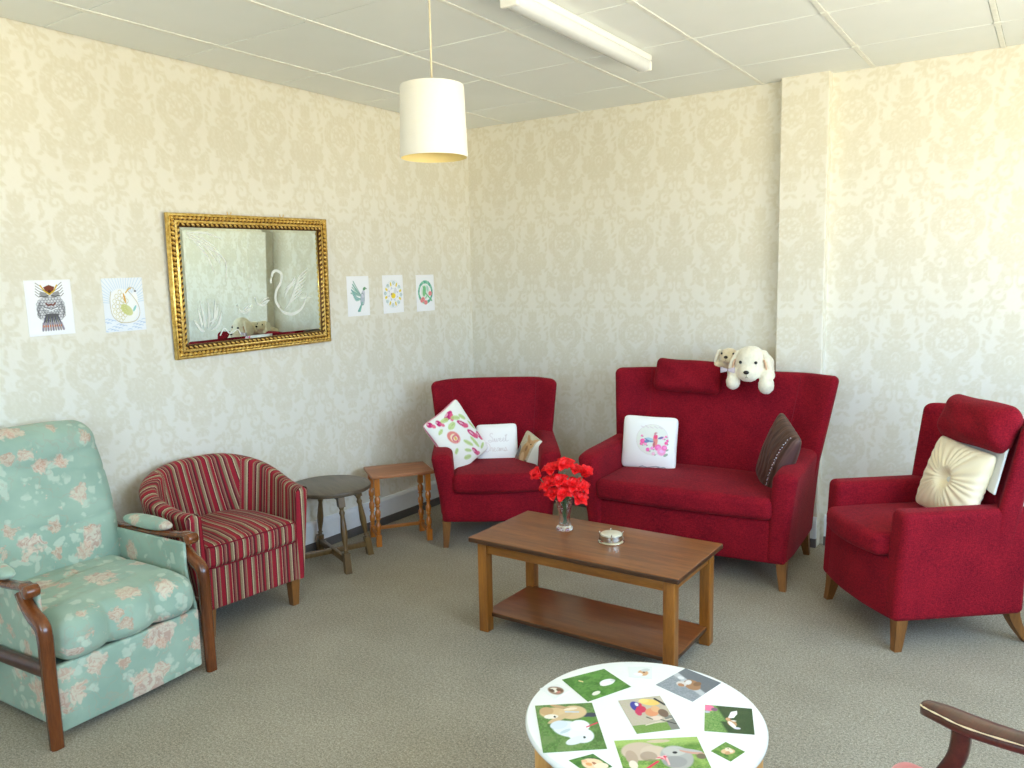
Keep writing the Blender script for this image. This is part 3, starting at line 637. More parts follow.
def d_swan(p):
    p.put(np.ones(p.U.shape), (236, 242, 250))
    for k in range(26):
        a = .1 + k * .118; p.line([(.5 + .34 * cos(a), .52 + .26 * sin(a)), (.5 + 1.0 * cos(a), .52 + .9 * sin(a))], .005, (176, 206, 232), .75)
    for k in range(34): x = (k * .37) % 1; y = .02 + (k * .173) % .24; p.line([(x - .06, y), (x, y + .012), (x + .05, y - .004)], .006, (160, 190, 226), .7)
    p.ell(.5, .38, .34, .22, (244, 246, 244), -.1); p.ell(.42, .60, .26, .2, (243, 246, 248)); p.ell(.74, .5, .10, .24, (246, 248, 248), -.2)
    p.line(cr([(.2, .75, 0), (.16, .55, 0), (.2, .3, 0), (.4, .17, 0), (.72, .18, 0), (.86, .3, 0), (.85, .48, 0), (.72, .66, 0), (.62, .76, 0), (.66, .82, 0), (.76, .80, 0), (.78, .74, 0)], 5)[:, :2], .006, (190, 178, 140))
    for r in range(4):
        for k in range(7): a = 2.2 + k * .3; p.ring(.66 + (.16 + .085 * r) * cos(a), .46 + (.13 + .07 * r) * sin(a), .04, .04, .005, (200, 190, 130), .8)
    p.ell(.55, .40, .16, .09, (200, 206, 120), -.5, .8); p.ell(.52, .62, .02, .1, (220, 170, 60), .2); p.line([(.56, .72), (.62, .78), (.69, .80)], .012, (216, 180, 70)); p.ell(.80, .745, .022, .017, (60, 56, 60)); p.ell(.75, .42, .07, .025, (150, 206, 206), .9)
def d_dove(p):
    t = (110, 176, 160); g = (120, 150, 150)
    for k in range(5): p.line(cr([(.62, .5, 0), (.5 - .04 * k, .62 - .02 * k, 0), (.3 - .03 * k, .86 - .07 * k, 0)], 5)[:, :2], .024, t if k % 2 else (176, 208, 200), .9); p.line([(.64, .5), (.28 - .03 * k, .88 - .075 * k)], .006, g)
    for k in range(4): p.line(cr([(.6, .42, 0), (.4, .48 - .03 * k, 0), (.2 + .03 * k, .66 - .06 * k, 0)], 5)[:, :2], .018, (156, 196, 186) if k % 2 else (110, 160, 170), .9)
    p.ell(.68, .42, .09, .17, (178, 190, 204), -.35); p.ell(.72, .55, .08, .10, (205, 208, 222), -.3); p.ell(.78, .68, .07, .04, (96, 150, 110), .3); p.line([(.82, .69), (.89, .675)], .01, (110, 140, 110))
    for k in range(4): p.line([(.66, .33), (.46 + .03 * k, .12)], .020, (130, 190, 172) if k % 2 else (96, 150, 150)); 
    p.ring(.68, .42, .09, .15, .006, g)
def d_mandala(p):
    for r in (.36, .33, .24, .15): p.ring(.5, .5, r + .05, r, .004, (190, 206, 214), .8)
    for k in range(8):
        a = k * pi / 4 + .3; x, y = .5 + .36 * cos(a), .5 + .27 * sin(a); p.ell(x, y, .06, .035, (236, 214, 70), a)
        for q in (-.4, .4): x2, y2 = .5 + .38 * cos(a + q), .5 + .29 * sin(a + q); p.ring(x2, y2, .05, .035, .006, (156, 196, 190)); p.ell(x2, y2, .02, .014, (170, 180, 206))
        p.ell(.5 + .22 * cos(a), .5 + .16 * sin(a), .035, .022, (200, 206, 226), a)
    p.ell(.5, .46, .11, .075, (240, 216, 60)); p.ell(.42, .5, .04, .03, (180, 160, 140)); p.ell(.6, .58, .09, .06, (222, 224, 230), .6)
def d_wreath(p):
    for k in range(26):
        a = k * .242; c = [(120, 190, 164), (90, 170, 150), (150, 206, 180)][k % 3]; p.ell(.5 + .36 * cos(a), .52 + .28 * sin(a), .08, .04, c, a + 1.2)
    p.ell(.5, .53, .25, .2, (226, 238, 232)); p.ell(.44, .55, .09, .15, (130, 196, 140), -.3); p.line([(.38, .68), (.5, .5), (.84, .28)], .022, (110, 186, 140)); p.line([(.5, .36), (.6, .44)], .02, (140, 200, 160)); p.ell(.62, .62, .05, .09, (176, 216, 206), .3)
    for x, y in ((.30, .30), (.5, .24), (.76, .48), (.36, .33)): p.ell(x, y, .10, .065, (236, 160, 160)); p.ring(x, y, .05, .032, .01, (226, 120, 130))
PAPERS = [((-3.024, -2.836), (1.333, 1.563), d_owl, 'uncoloured-looking grey owl drawing on white paper, leftmost on the wall', 1.2), ((-2.702, -2.511), (1.330, 1.569), d_swan, 'swan on blue water drawing taped left of the gilt mirror', 1.2),
          ((-1.227, -1.042), (1.331, 1.569), d_dove, 'green flying bird drawing taped just right of the mirror', .6), ((-.922, -.732), (1.336, 1.574), d_mandala, 'yellow dotted round pattern drawing between the bird and the wreath drawings', .9), ((-.605, -.421), (1.335, 1.575), d_wreath, 'green and pink wreath drawing, nearest the room corner', .8)]
PAPERS[0] = PAPERS[0][:3] + ('grey owl drawing on white paper, leftmost on the left wall', 1.2)
for (y0, y1), (z0, z1), fn, lb, rt in PAPERS:
    Mx = Matrix.Translation((.0022, (y0 + y1) / 2, (z0 + z1) / 2)) @ Matrix.Rotation(pi / 2, 4, 'Z') @ Matrix.Rotation(radians(-rt), 4, 'Y')
    o = sheet('coloured_drawing', y1 - y0, z1 - z0, fn, M['paper'], (110, 140), (246, 248, 252), curl=.0012, M=Mx); tag(o, lb, 'drawing', 'colouring drawings taped to the left wall')
# ================================================================== CEILING THINGS
def pendant():
    c = (1.575, -2.303); z0, z1, r0, r1 = 1.970, 2.222, .121, .113
    e = empty('pendant_lamp', (c[0], c[1], H)); tag(e, 'white drum pendant lamp hanging from the ceiling on a flex', 'lamp')
    g = G(); g.add(*tube([(0, 0, 0), (0, 0, z1 - H + .0)], .0035, 8)); g.obj('flex', M['cord'], e)
    g = G(); g.add(*lathe([(.05, -.0015), (.05, -.012), (.03, -.03), (.012, -.045), (.004, -.048)], 24)); g.obj('ceiling_rose', M['plastic'], e)
    a, b = z0 - H, z1 - H; g = G(); V, F = lathe([(r0, a), (r0, b)], 64); pr = [(r0 + .0005, a), (r0 + .002, a + .004), (r1 + .002, b - .004), (r1 + .0005, b), (r1 - .002, b), (r0 - .002, a)]
    m = 64; V = [(r * cos(2 * pi * i / m), r * sin(2 * pi * i / m), z) for r, z in pr for i in range(m)]
    k = len(pr); F = [(j * m + i, j * m + (i + 1) % m, ((j + 1) % k) * m + (i + 1) % m, ((j + 1) % k) * m + i) for j in range(k) for i in range(m)]
    g.add(V, F); mi = []
    g.mi = [1 if (q // m) in (4,) else 0 for q in range(len(F))]; g.obj('lamp_shade', [M['shade'], M['shadein']], e, auto=40)
    g = G(); g.add(*lathe([(.014, b - .012), (.018, b - .02), (.018, b - .06), (.013, b - .064)], 16)); lh = g.obj('lamp_holder', M['plastic'], e)
    for k in range(3): a_ = k * 2.094; g = G(); g.add(*tube([(.016 * cos(a_), .016 * sin(a_), b - .03), ((r1 - .003) * cos(a_), (r1 - .003) * sin(a_), b - .012)], .0018, 6)); g.obj('shade_strut', M['plastic'], e)
    g = G(); g.add(*lathe([(.004, b - .066), (.014, b - .07), (.02, b - .085), (.03, b - .115), (.028, b - .14), (.014, b - .158), (.002, b - .161)], 20)); g.obj('light_bulb', M['plastic'], e)
pendant()
def batten():
    x, y0, y1 = 1.785, -2.11, -.95; e = empty('fluorescent_batten', (x, (y0 + y1) / 2, H)); tag(e, 'long white fluorescent batten light fixed to the ceiling, switched off', 'ceiling light')
    ln = y1 - y0; g = G(); g.add(*rbox((0, 0, -.016), (.075, ln, .028), .006, 2, (1, 8, 1))); g.obj('housing', M['plastic'], e)
    pr = [(-.033, -.031), (-.036, -.040), (-.034, -.060), (-.024, -.072), (0, -.076), (.024, -.072), (.034, -.060), (.036, -.040), (.033, -.031)]
    V = []; n = len(pr); ln2 = ln - .03
    for y in (-ln2 / 2, ln2 / 2): V += [(a, y, b) for a, b in pr]
    g = G(); g.add(V, [(k, (k + 1) % n, n + (k + 1) % n, n + k) for k in range(n)] + [tuple(range(n)), tuple(range(n, 2 * n))[::-1]]); g.obj('diffuser', M['diffuser'], e, auto=50)
    for s in (-1, 1): g = G(); g.add(*rbox((0, s * (ln / 2 - .006), -.053), (.076, .018, .044), .006, 2)); g.obj('end_cap', M['plastic'], e)
batten()
# ================================================================== RED UPHOLSTERED SEATS
def wingback(name, loc, th, W, D, Wa, za, Wt, zt, zb, zs, seat_n=1, armw=.095, arm_flat=False, ztop_side=0.0, yb=.30, wing=.13, leg=.045, bx=0, zc=.11, bow=.03, zarm_b=None, splay=.03):
    """seat facing local -y. W base width, Wa width over arms at za, Wt width of back at zt, zs seat top"""
    e = empty(name, (loc[0], loc[1], 0), th); hw = W / 2; yf = -D / 2; yr = D / 2
    zs0 = zs - zc                                   # underside of the seat cushion
    # base box
    g = G(); g.add(*rbox((0, 0, (zb + zs0) / 2), (W - .05, D - .05, zs0 - zb), .018, 3, (12, 8, 3)))
    g.warp(lambda v: np.stack([v[:, 0] * (1 + .02 * (v[:, 2] - zb)), v[:, 1] - bow * (1 - (v[:, 0] / hw) ** 2) * ss(0, yf, v[:, 1]) + (.026 * (v[:, 2] - zb) / (za - zb) if arm_flat else 0) * (v[:, 1] < 0), v[:, 2]], -1))
    g.obj('base', M['red'], e)
    # arms: one padded slab each, leaning outwards and widening at the top
    for s in (-1, 1):
        sz_ = (armw, D - .05, za - zb); g = G(); g.add(*rbox((0, 0, 0), sz_, .036 if not arm_flat else .028, 5, (2, 14, 12)))
        def fa(v):
            v = v / np.array(sz_); X, Y, Z = v[:, 0], v[:, 1], v[:, 2]; t = Z + .5                # 0 bottom .. 1 top
            f = .5 - Y                                                                 # 1 front .. 0 back
            topz = za + (zarm_b - za) * (1 - f) ** 1.5 if zarm_b else za + 0 * f
            if not arm_flat: topz = topz - .014 * ss(.82, 1.0, f)
            z = zb + (topz - zb) * t
            cx = (W / 2 - .012) + (Wa / 2 - W / 2) * t ** 1.3
            aw = armw * (1 + (.26 if not arm_flat else .05) * t)
            if not arm_flat: cx = cx - .02 * ss(.75, 1, f) * (1 - t)
            out = cx - aw * (.5 - X)
            y = yf + .008 + (yr - .02 - yf - .008) * (1 - f) - .022 * sin(pi * .5) * ss(.2, .9, t) * ss(.5, 1, f) * (0 if arm_flat else 1)
            if arm_flat: y = y + .026 * t * f
            return np.stack([s * out, y, z], -1)
        g.warp(fa); g.f = [q if s > 0 else q[::-1] for q in g.f]; g.obj('armrest', M['red'], e)
    # back with wings angled forwards
    z0 = zs0 + .01; bz_ = np.array((Wt, .10, zt - z0)); g = G(); g.add(*rbox((0, 0, 0), bz_, .036, 5, (30, 2, 14)))
    def fb(v):
        v = v / bz_; X, Y, Z = v[:, 0] * 2, v[:, 1], v[:, 2] + .5
        wz = (W - .02) + (Wt - W + .02) * np.clip(Z, 0, 1) ** .9
        hh = zt - ztop_side * np.abs(X) ** 3; z = z0 + (hh - z0) * Z
        x = X * wz / 2 * (1 - .0 * Z)
        yb0 = (yr - .10) + (yb - yr + .10) * Z ** 1.0
        fwd = wing * ss(.66, 1.0, np.abs(X)) * (.55 + .45 * Z)
        y = yb0 - fwd + Y * (.115 - .035 * Z)
        return np.stack([x + bx * Z, y, z], -1)
    g.warp(fb); bk = g.obj('backrest', M['red'], e)
    # seams where the wings start
    for s in (-1, 1):
        pts = []
        for t in np.linspace(.18, .985, 12):
            q = fb(np.array([[s * .338, -.5, t - .5]]) * bz_)[0]; q[1] -= .0005; pts.append(q)
        g = G(); g.add(*tube(pts, .0016, 6)); g.obj('seam', M['piping'], e)
    # seat cushion
    iw = W - 2 * armw + .012; sy0 = yf - .012; sy1 = yr - .155; g = G(); g.add(*rbox((0, (sy0 + sy1) / 2, zs0 + zc / 2 + .003), (iw, sy1 - sy0, zc), .035, 4, (12, 10, 2)))
    def fs(v):
        x, y, z = v[:, 0], v[:, 1], v[:, 2]; t = (z - zs0) / zc; q = np.clip(1 - (x / (iw / 2)) ** 2, 0, 1)
        z = z + .014 * q * t * np.clip((y - sy0) / .15, 0, 1); y = y - (bow * 1.0 * q + .008) * ss((sy0 + sy1) / 2, sy0, y)
        return np.stack([x, y, z], -1)
    g.warp(fs); g.obj('seat_cushion', M['red'], e)
    # legs
    for sx in (-1, 1):
        for fr in (1, 0):
            bx, by = sx * (W / 2 - .05), (yf + .055 if fr else yr - .06); tx, ty = bx + sx * splay * .3, by + (-splay * .35 if fr else splay * 1.4); V = []; F = []
            for k, t in enumerate(np.linspace(0, 1, 6)):
                z = (zb + .018) * (1 - t); cxx = bx + (tx - bx) * t ** 1.5; cyy = by + (ty - by) * t ** 1.5; w = leg * (1 - .42 * t) / 2 * 1.15
                V += [(cxx - w, cyy - w, z), (cxx + w, cyy - w, z), (cxx + w, cyy + w, z), (cxx - w, cyy + w, z)]
            for i in range(5): F += [(i * 4 + (k + 1) % 4, i * 4 + k, (i + 1) * 4 + k, (i + 1) * 4 + (k + 1) % 4) for k in range(4)]
            F += [(0, 1, 2, 3), (23, 22, 21, 20)]; g = G(); g.add(V, F); g.obj('leg', M['oakleg'], e, smooth=False)
    return e
CH1 = dict(x=.704, y=-.734, th=.627); SOF = dict(x=1.93, y=-.56, th=.06); RCH = dict(x=3.039, y=-.836, th=-.866)
def wl(P, l):
    c, s = cos(P['th']), sin(P['th']); return (P['x'] + c * l[0] - s * l[1], P['y'] + s * l[0] + c * l[1], l[2])
e = wingback('armchair', (CH1['x'], CH1['y']), CH1['th'], .687, .66, .776, .565, .79, .918, .153, .435, zarm_b=.60, yb=.27, wing=.085, ztop_side=.012)
tag(e, 'deep red wing-backed armchair in the room corner holding three cushions', 'armchair')
e = wingback('sofa', (SOF['x'], SOF['y']), SOF['th'], 1.10, .66, 1.18, .60, 1.25, .998, .132, .46, zarm_b=.625, yb=.35, wing=.10, bow=.02, bx=.035)
tag(e, 'deep red high-backed two-seater sofa against the back wall', 'sofa')
e = wingback('armchair', (RCH['x'], RCH['y']), RCH['th'], .62, .60, .64, .578, .66, .918, .125, .47, arm_flat=True, armw=.10, yb=.30, bx=.015, wing=.07, zc=.10, bow=.04, splay=.05)
tag(e, 'deep red armchair on the right with a cream cushion and headrest pillow', 'armchair')
# ---- cushions
def p_floral(p):
    for k, (x, y, rx, ry, r) in enumerate(((.55, .88, .13, .05, .2), (.28, .88, .05, .06, 0), (.70, .63, .12, .045, -.9), (.78, .40, .13, .05, -1.0), (.93, .30, .09, .05, -1.4), (.62, .14, .10, .04, -1.2), (.42, .55, .15, .06, -.6), (.12, .94, .06, .05, 0))):
        if k != 6: p.ell(x, y, rx, ry, (196, 30, 110), r); p.ell(x + .04, y - .05, rx * .6, ry * .9, (224, 90, 130), r + .6, .9); p.ell(x - .02, y + .03, rx * .4, ry * .4, (240, 190, 200), r, .8)
    p.ell(.36, .56, .13, .10, (232, 140, 130), -.7); p.ell(.37, .54, .09, .07, (250, 226, 190), -.7); p.ring(.38, .53, .06, .05, .012, (222, 110, 130)); p.ell(.38, .53, .025, .03, (226, 180, 90))
    for x, y, rx, ry, r in ((.47, .72, .10, .05, .1), (.42, .86, .09, .04, -.2), (.57, .34, .11, .035, -.9), (.72, .28, .13, .035, -1.3), (.80, .72, .08, .04, -.9), (.90, .52, .10, .03, -1.2), (.40, .16, .09, .04, -.3), (.48, .25, .08, .03, -.6), (.65, .78, .1, .04, -.5), (.20, .75, .07, .03, .3), (.25, .36, .06, .03, .4), (.85, .14, .08, .03, .3)):
        p.ell(x, y, rx, ry, (190, 212, 130), r, .85); p.line([(x - rx * .7 * cos(r), y - rx * .7 * sin(r)), (x + rx * .7 * cos(r), y + rx * .7 * sin(r))], .004, (150, 180, 90), .7)
    b = np.maximum(np.abs(p.U - .5), np.abs(p.V - .5)); p.put((b - .488) / .006, (214, 60, 130), .8)
def script(p, word, x, y, s, rgb, w=.0055):
    """joined handwriting strokes"""
    GL = {'S': [(.62, .95), (.5, 1.08), (.25, 1.0), (.2, .78), (.45, .6), (.6, .35), (.4, .05), (.1, .0), (-.05, .15), (.1, .25), (.5, .12), (.8, .1)], 'D': [(.3, 1.0), (.22, .5), (.1, .05), (-.05, .1), (.1, .2), (.45, 0), (.8, .2), (.9, .65), (.65, 1.0), (.2, 1.08), (-.1, .9), (-.05, .75), (.1, .8)],
          'w': [(0, .1), (.1, .42), (.15, .1), (.28, .05), (.38, .4), (.42, .08), (.56, .08), (.66, .42), (.8, .36)], 'e': [(0, .15), (.25, .25), (.3, .4), (.17, .45), (.1, .2), (.25, .03), (.5, .15)], 't': [(0, .1), (.2, .9), (.12, .2), (.25, .03), (.5, .15)],
          'r': [(0, .1), (.1, .45), (.17, .48), (.3, .4), (.27, .1), (.4, .06)], 'a': [(.4, .4), (.2, .45), (.08, .2), (.2, .03), (.38, .3), (.4, .42), (.4, .08), (.55, .12)], 'm': [(0, .1), (.08, .42), (.1, .05), (.25, .42), (.33, .05), (.48, .42), (.56, .06), (.7, .12)], 's': [(0, .1), (.22, .48), (.33, .15), (.15, .02), (.05, .1), (.5, .1)], 'T': None}
    for ch in word:
        q = np.array(GL[ch]); pts = cr(np.column_stack([q, np.zeros(len(q))]), 4)[:, :2]; k = 1.0
        p.line([(x + a * s, y + b * s * 1.25) for a, b in pts], w, rgb, .9, .008)
        if ch == 't': p.line([(x, y + .72 * s * 1.25), (x + .36 * s, y + .8 * s * 1.25)], w, rgb, .9, .008)
        x += {'S': .72, 'D': .95, 'w': .74, 'r': .36, 'm': .66}.get(ch, .45) * s
def p_dreams(p):
    script(p, 'Sweet', .30, .54, .165, (214, 206, 206)); script(p, 'Dreams', .17, .30, .17, (218, 206, 200))
    p.line([(.1, .04), (.2, .055), (.3, .03), (.4, .06), (.5, .035), (.62, .05), (.7, .03), (.9, .045)], .006, (196, 198, 204))
    b = np.maximum(np.abs(p.U - .5), np.abs(p.V - .5)); p.put((b - .486) / .006, (224, 226, 228), .9)
def p_bunny(p):
    p.put((p.U < .6).astype(float), (196, 186, 156)); p.put((p.V < .30) * (p.U < .6) * 1., (110, 84, 70)); p.speck((60, 44, 36), .25, 3, 2)
    p.ell(.12, .35, .12, .2, (98, 96, 98)); p.ell(.05, .12, .1, .1, (110, 60, 54)); p.ell(.30, .12, .2, .12, (120, 76, 62)); p.speck((214, 200, 180), .12, 5, 3)
    p.ell(.40, .46, .16, .33, (186, 146, 96), -.1); p.ell(.46, .76, .14, .13, (198, 158, 108)); p.ell(.33, .86, .05, .14, (176, 134, 90), .9); p.ell(.54, .90, .05, .12, (190, 150, 102), -.5); p.ell(.38, .30, .08, .16, (214, 182, 136)); p.ell(.50, .77, .018, .02, (40, 26, 20)); p.ell(.42, .60, .04, .09, (150, 110, 70))
    for k in range(5): p.ell(.12 + .11 * k, .08, .035, .05, (222, 214, 200)); 
    p.put((p.U > .62).astype(float), (226, 230, 222)); p.line([(.62, 0), (.62, 1)], .01, (180, 176, 160))
def p_parrot(p):
    p.ell(.58, .56, .285, .285, (238, 240, 232), 0, 1, .02); p.ring(.58, .56, .285, .285, .003, (222, 208, 212))
    for x, y, r, c in ((.38, .52, .045, (250, 96, 170)), (.44, .47, .03, (250, 150, 200)), (.36, .47, .03, (240, 110, 170)), (.49, .37, .035, (250, 100, 180)), (.57, .40, .03, (252, 150, 210)), (.68, .42, .06, (250, 120, 190)), (.75, .35, .075, (252, 170, 214)), (.80, .42, .05, (246, 130, 190)), (.83, .51, .03, (250, 90, 160)), (.85, .56, .022, (240, 100, 170)), (.77, .60, .028, (248, 180, 210)), (.82, .63, .02, (246, 120, 180)), (.36, .62, .02, (246, 130, 180)), (.60, .30, .03, (250, 190, 214))):
        q = (x - .56) / .29 * .27 + .58, y; p.ell(q[0], y, r, r, c); p.ell(q[0] + .006, y + .006, r * .5, r * .45, tuple(min(255, v + 26) for v in c)); p.ell(q[0] + r, y - r * .8, r * .6, r * .3, (130, 160, 130), .6, .8)
    p.ell(.54, .55, .085, .04, (170, 206, 222), -.2); p.ell(.49, .52, .05, .025, (120, 150, 190), .2); p.line([(.45, .57), (.52, .53), (.6, .52)], .008, (110, 110, 170)); p.ell(.73, .60, .05, .02, (130, 110, 170), .4)
    p.ell(.64, .56, .04, .11, (240, 150, 140), .08); p.ell(.64, .62, .035, .045, (246, 90, 140)); p.ell(.64, .67, .03, .03, (210, 150, 160)); p.ell(.66, .665, .012, .01, (250, 250, 250)); p.ell(.62, .47, .02, .06, (206, 120, 130))
    for k in range(5): p.line([(.36 + .08 * k, .80 + .012 * (k % 2)), (.42 + .08 * k, .775)], .006, (216, 200, 210), .8)
    p.line([(.36, .025), (.42, .045), (.5, .02), (.58, .04), (.66, .06), (.72, .05), (.66, .02), (.8, .055), (.86, .03), (.92, .04)], .008, (168, 172, 180))
def cush(lb, P, l, size, yaw, tilt, roll, **k):
    Mx = pose(wl(P, l), P['th'] + yaw, tilt, roll); mt = k.pop('mat', M['pillow']); nm = k.pop('name', 'cushion'); pt = k.pop('paint', None)
    o = pillow(nm, size[0], size[1], size[2], pt, mt, M=Mx, **k); tag(o, lb, 'cushion'); return o
cush('large white cushion with magenta and green leaf print, tipped over the corner armchair arm', CH1, (-.235, -.085, .605), (.30, .385, .11), .60, .25, radians(-28), paint=p_floral, n=91, base=(244, 244, 236), back=(240, 236, 226))
cush('small white cushion lettered Sweet Dreams, in the middle of the corner armchair', CH1, (.01, .055, .532), (.255, .245, .085), .02, .22, radians(-1), paint=p_dreams, n=121, base=(250, 250, 248), sag=.02)
cush('small rabbit tapestry cushion leaning on the right arm of the corner armchair', CH1, (.215, -.05, .49), (.21, .215, .09), -.8, .2, radians(22), paint=p_bunny, n=81, base=(214, 208, 186))
cush('white cushion printed with pink flowers and a bird, at the left of the sofa', SOF, (-.30, .04, .605), (.315, .30, .11), .12, .2, radians(1), paint=p_parrot, n=121, base=(250, 250, 249), sag=.03)
# brown crushed velvet cushion with a sequin strip
def p_velvet(p):
    r = np.random.default_rng(4)
    for k in range(60):
        x = r.random(); w = .004 + .008 * r.random(); c = [(60, 38, 28), (112, 78, 62), (44, 26, 20), (128, 94, 78), (80, 54, 42)][k % 5]
        ys = np.linspace(0, 1, 8); p.line([(x + .02 * sin(6 * y + k) + .012 * r.standard_normal(), y) for y in ys], w, c, .6, .02)
    p.put((p.U > .90) * 1., (110, 84, 84), .6)
bv = cush('dark brown crushed velvet cushion with a sequin strip, against the right sofa arm', SOF, (.425, -.075, .612), (.25, .41, .13), -.88, .10, radians(27), paint=p_velvet, n=91, base=(68, 38, 26), back=(78, 48, 38), mat=M['vel'], name='cushion',
          fn=lambda U, V, T: T * (1 + .022 * np.sin(U * 23 + 3 * np.sin(V * 5)) * (np.abs(U) < .93)))
g = G(); dv = rbox((0, 0, 0), (.008, .006, .009), .002, 1)
for k in range(24):
    v = -.92 + 1.84 * k / 23; U_ = .62; T = .065 * ((1 - U_ ** 2) * (1 - v * v)) ** .42 * .07 / .065; g.add(dv[0] + [.125 * U_ * 1.0 * (1 - .07 * (1 - v * v) * U_ ** 2) + .004 * (k % 2), -T * 1.07 - .001, (.205 * v) * (1 - .07 * (1 - U_ ** 2) * v * v)], dv[1])
so = g.obj('sequin_strip', M['pearl'], bv); so['label'] = 'silver sequins'
# cream sunburst cushion
def p_sun(p):
    a = np.arctan2(p.V - .5, p.U - .5); r = np.hypot(p.U - .5, p.V - .5); p.put(.5 + .5 * np.sin(a * 26 + 2 * np.sin(a * 5)), (226, 208, 168), .45); p.ell(.5, .5, .035, .035, (214, 194, 152))
cream = cush('cream pleated sunburst cushion on the right red armchair', RCH, (.07, .10, .640), (.34, .335, .13), .06, .30, radians(5), paint=p_sun, n=121, base=(246, 234, 202), back=(240, 226, 190), mat=M['crease'], sag=.06,
     fn=lambda U, V, T: T * (1 - .75 * np.exp(-(U * U + V * V) / .035)) * (1 + .05 * np.sin(np.arctan2(V, U) * 26 + 2 * np.sin(np.arctan2(V, U) * 5)) * np.clip(np.hypot(U, V) * 3, 0, 1)))
g = G(); g.add(*lathe([(.001, -.006), (.010, -.004), (.013, 0), (.010, .004), (.001, .006)], 16, axis=((0, -.030, 0), (0, -.018, 0)))); g.obj('button', M['crease' if 0 else 'whitecloth'], cream)
# head pillows
def headpillow(lb, P, l, size, yaw, tilt, roll):
    g = G(); g.add(*rbox((0, 0, 0), size, min(size) * .46, 5, (14, 4, 8)))
    a, b, c = np.array(size) / 2
    def f(v):
        u, w = v[:, 0] / a, v[:, 2] / c; q = np.clip((1 - u ** 4) * (1 - w ** 4), 0, 1) ** .6
        y = v[:, 1] * (.45 + .62 * q) + .004 * np.sin(u * 7 + w * 4); return np.stack([v[:, 0] * (1 + .02 * w * w), y, v[:, 2] + .006 * np.sin(u * 2.5)], -1)
    g.warp(f); o = g.obj('head_pillow', M['red'], None, M=pose(wl(P, l), P['th'] + yaw, tilt, roll)); return tag(o, lb, 'cushion')
headpillow('plain red head pillow draped on top of the sofa back', SOF, (-.150, .245, .965), (.38, .08, .185), .06, .25, radians(5))
headpillow('plain red head pillow on the back of the right armchair', RCH, (.085, .185, .890), (.41, .13, .20), .0, .3, radians(3))
g = G(); g.add(*rbox((0, 0, 0), (.40, .012, .30), .005, 2, (16, 1, 12))); g.warp(lambda v: np.stack([v[:, 0], v[:, 1] + .006 * np.sin(v[:, 0] * 24) - .12 * (v[:, 0]) ** 2 * 2, v[:, 2] + .01 * np.sin(v[:, 0] * 15)], -1))
tag(g.obj('head_cloth', M['whitecloth'], None, M=pose(wl(RCH, (.075, .185, .775)), RCH['th'], .22, radians(2))), 'white cloth hanging behind the head pillow of the right armchair', 'cloth')
# ================================================================== PLUSH DOGS
def blob(name, parts, mat, parent, vox=.006, sm=6):
    g = G()
    for c, r, *rot in parts:
        v, f = lathe([(max(1e-4, sin(a)), -cos(a)) for a in np.linspace(0, pi, 13)], 18); v = v * np.array(r)
        if rot:
            R_ = Matrix.Rotation(rot[0][0], 3, 'X') @ Matrix.Rotation(rot[0][1], 3, 'Y') @ Matrix.Rotation(rot[0][2], 3, 'Z'); v = v @ np.array(R_).T
        g.add(v + np.array(c), f)
    o = g.obj(name, mat, parent); m = o.modifiers.new('r', 'REMESH'); m.mode = 'VOXEL'; m.voxel_size = vox; m.use_smooth_shade = True
    s = o.modifiers.new('s', 'SMOOTH'); s.iterations = sm; s.factor = .6
    t = bpy.data.textures.new('fluff', 'CLOUDS'); t.noise_scale = .012; d = o.modifiers.new('d', 'DISPLACE'); d.texture = t; d.strength = .006; d.mid_level = .5; return o
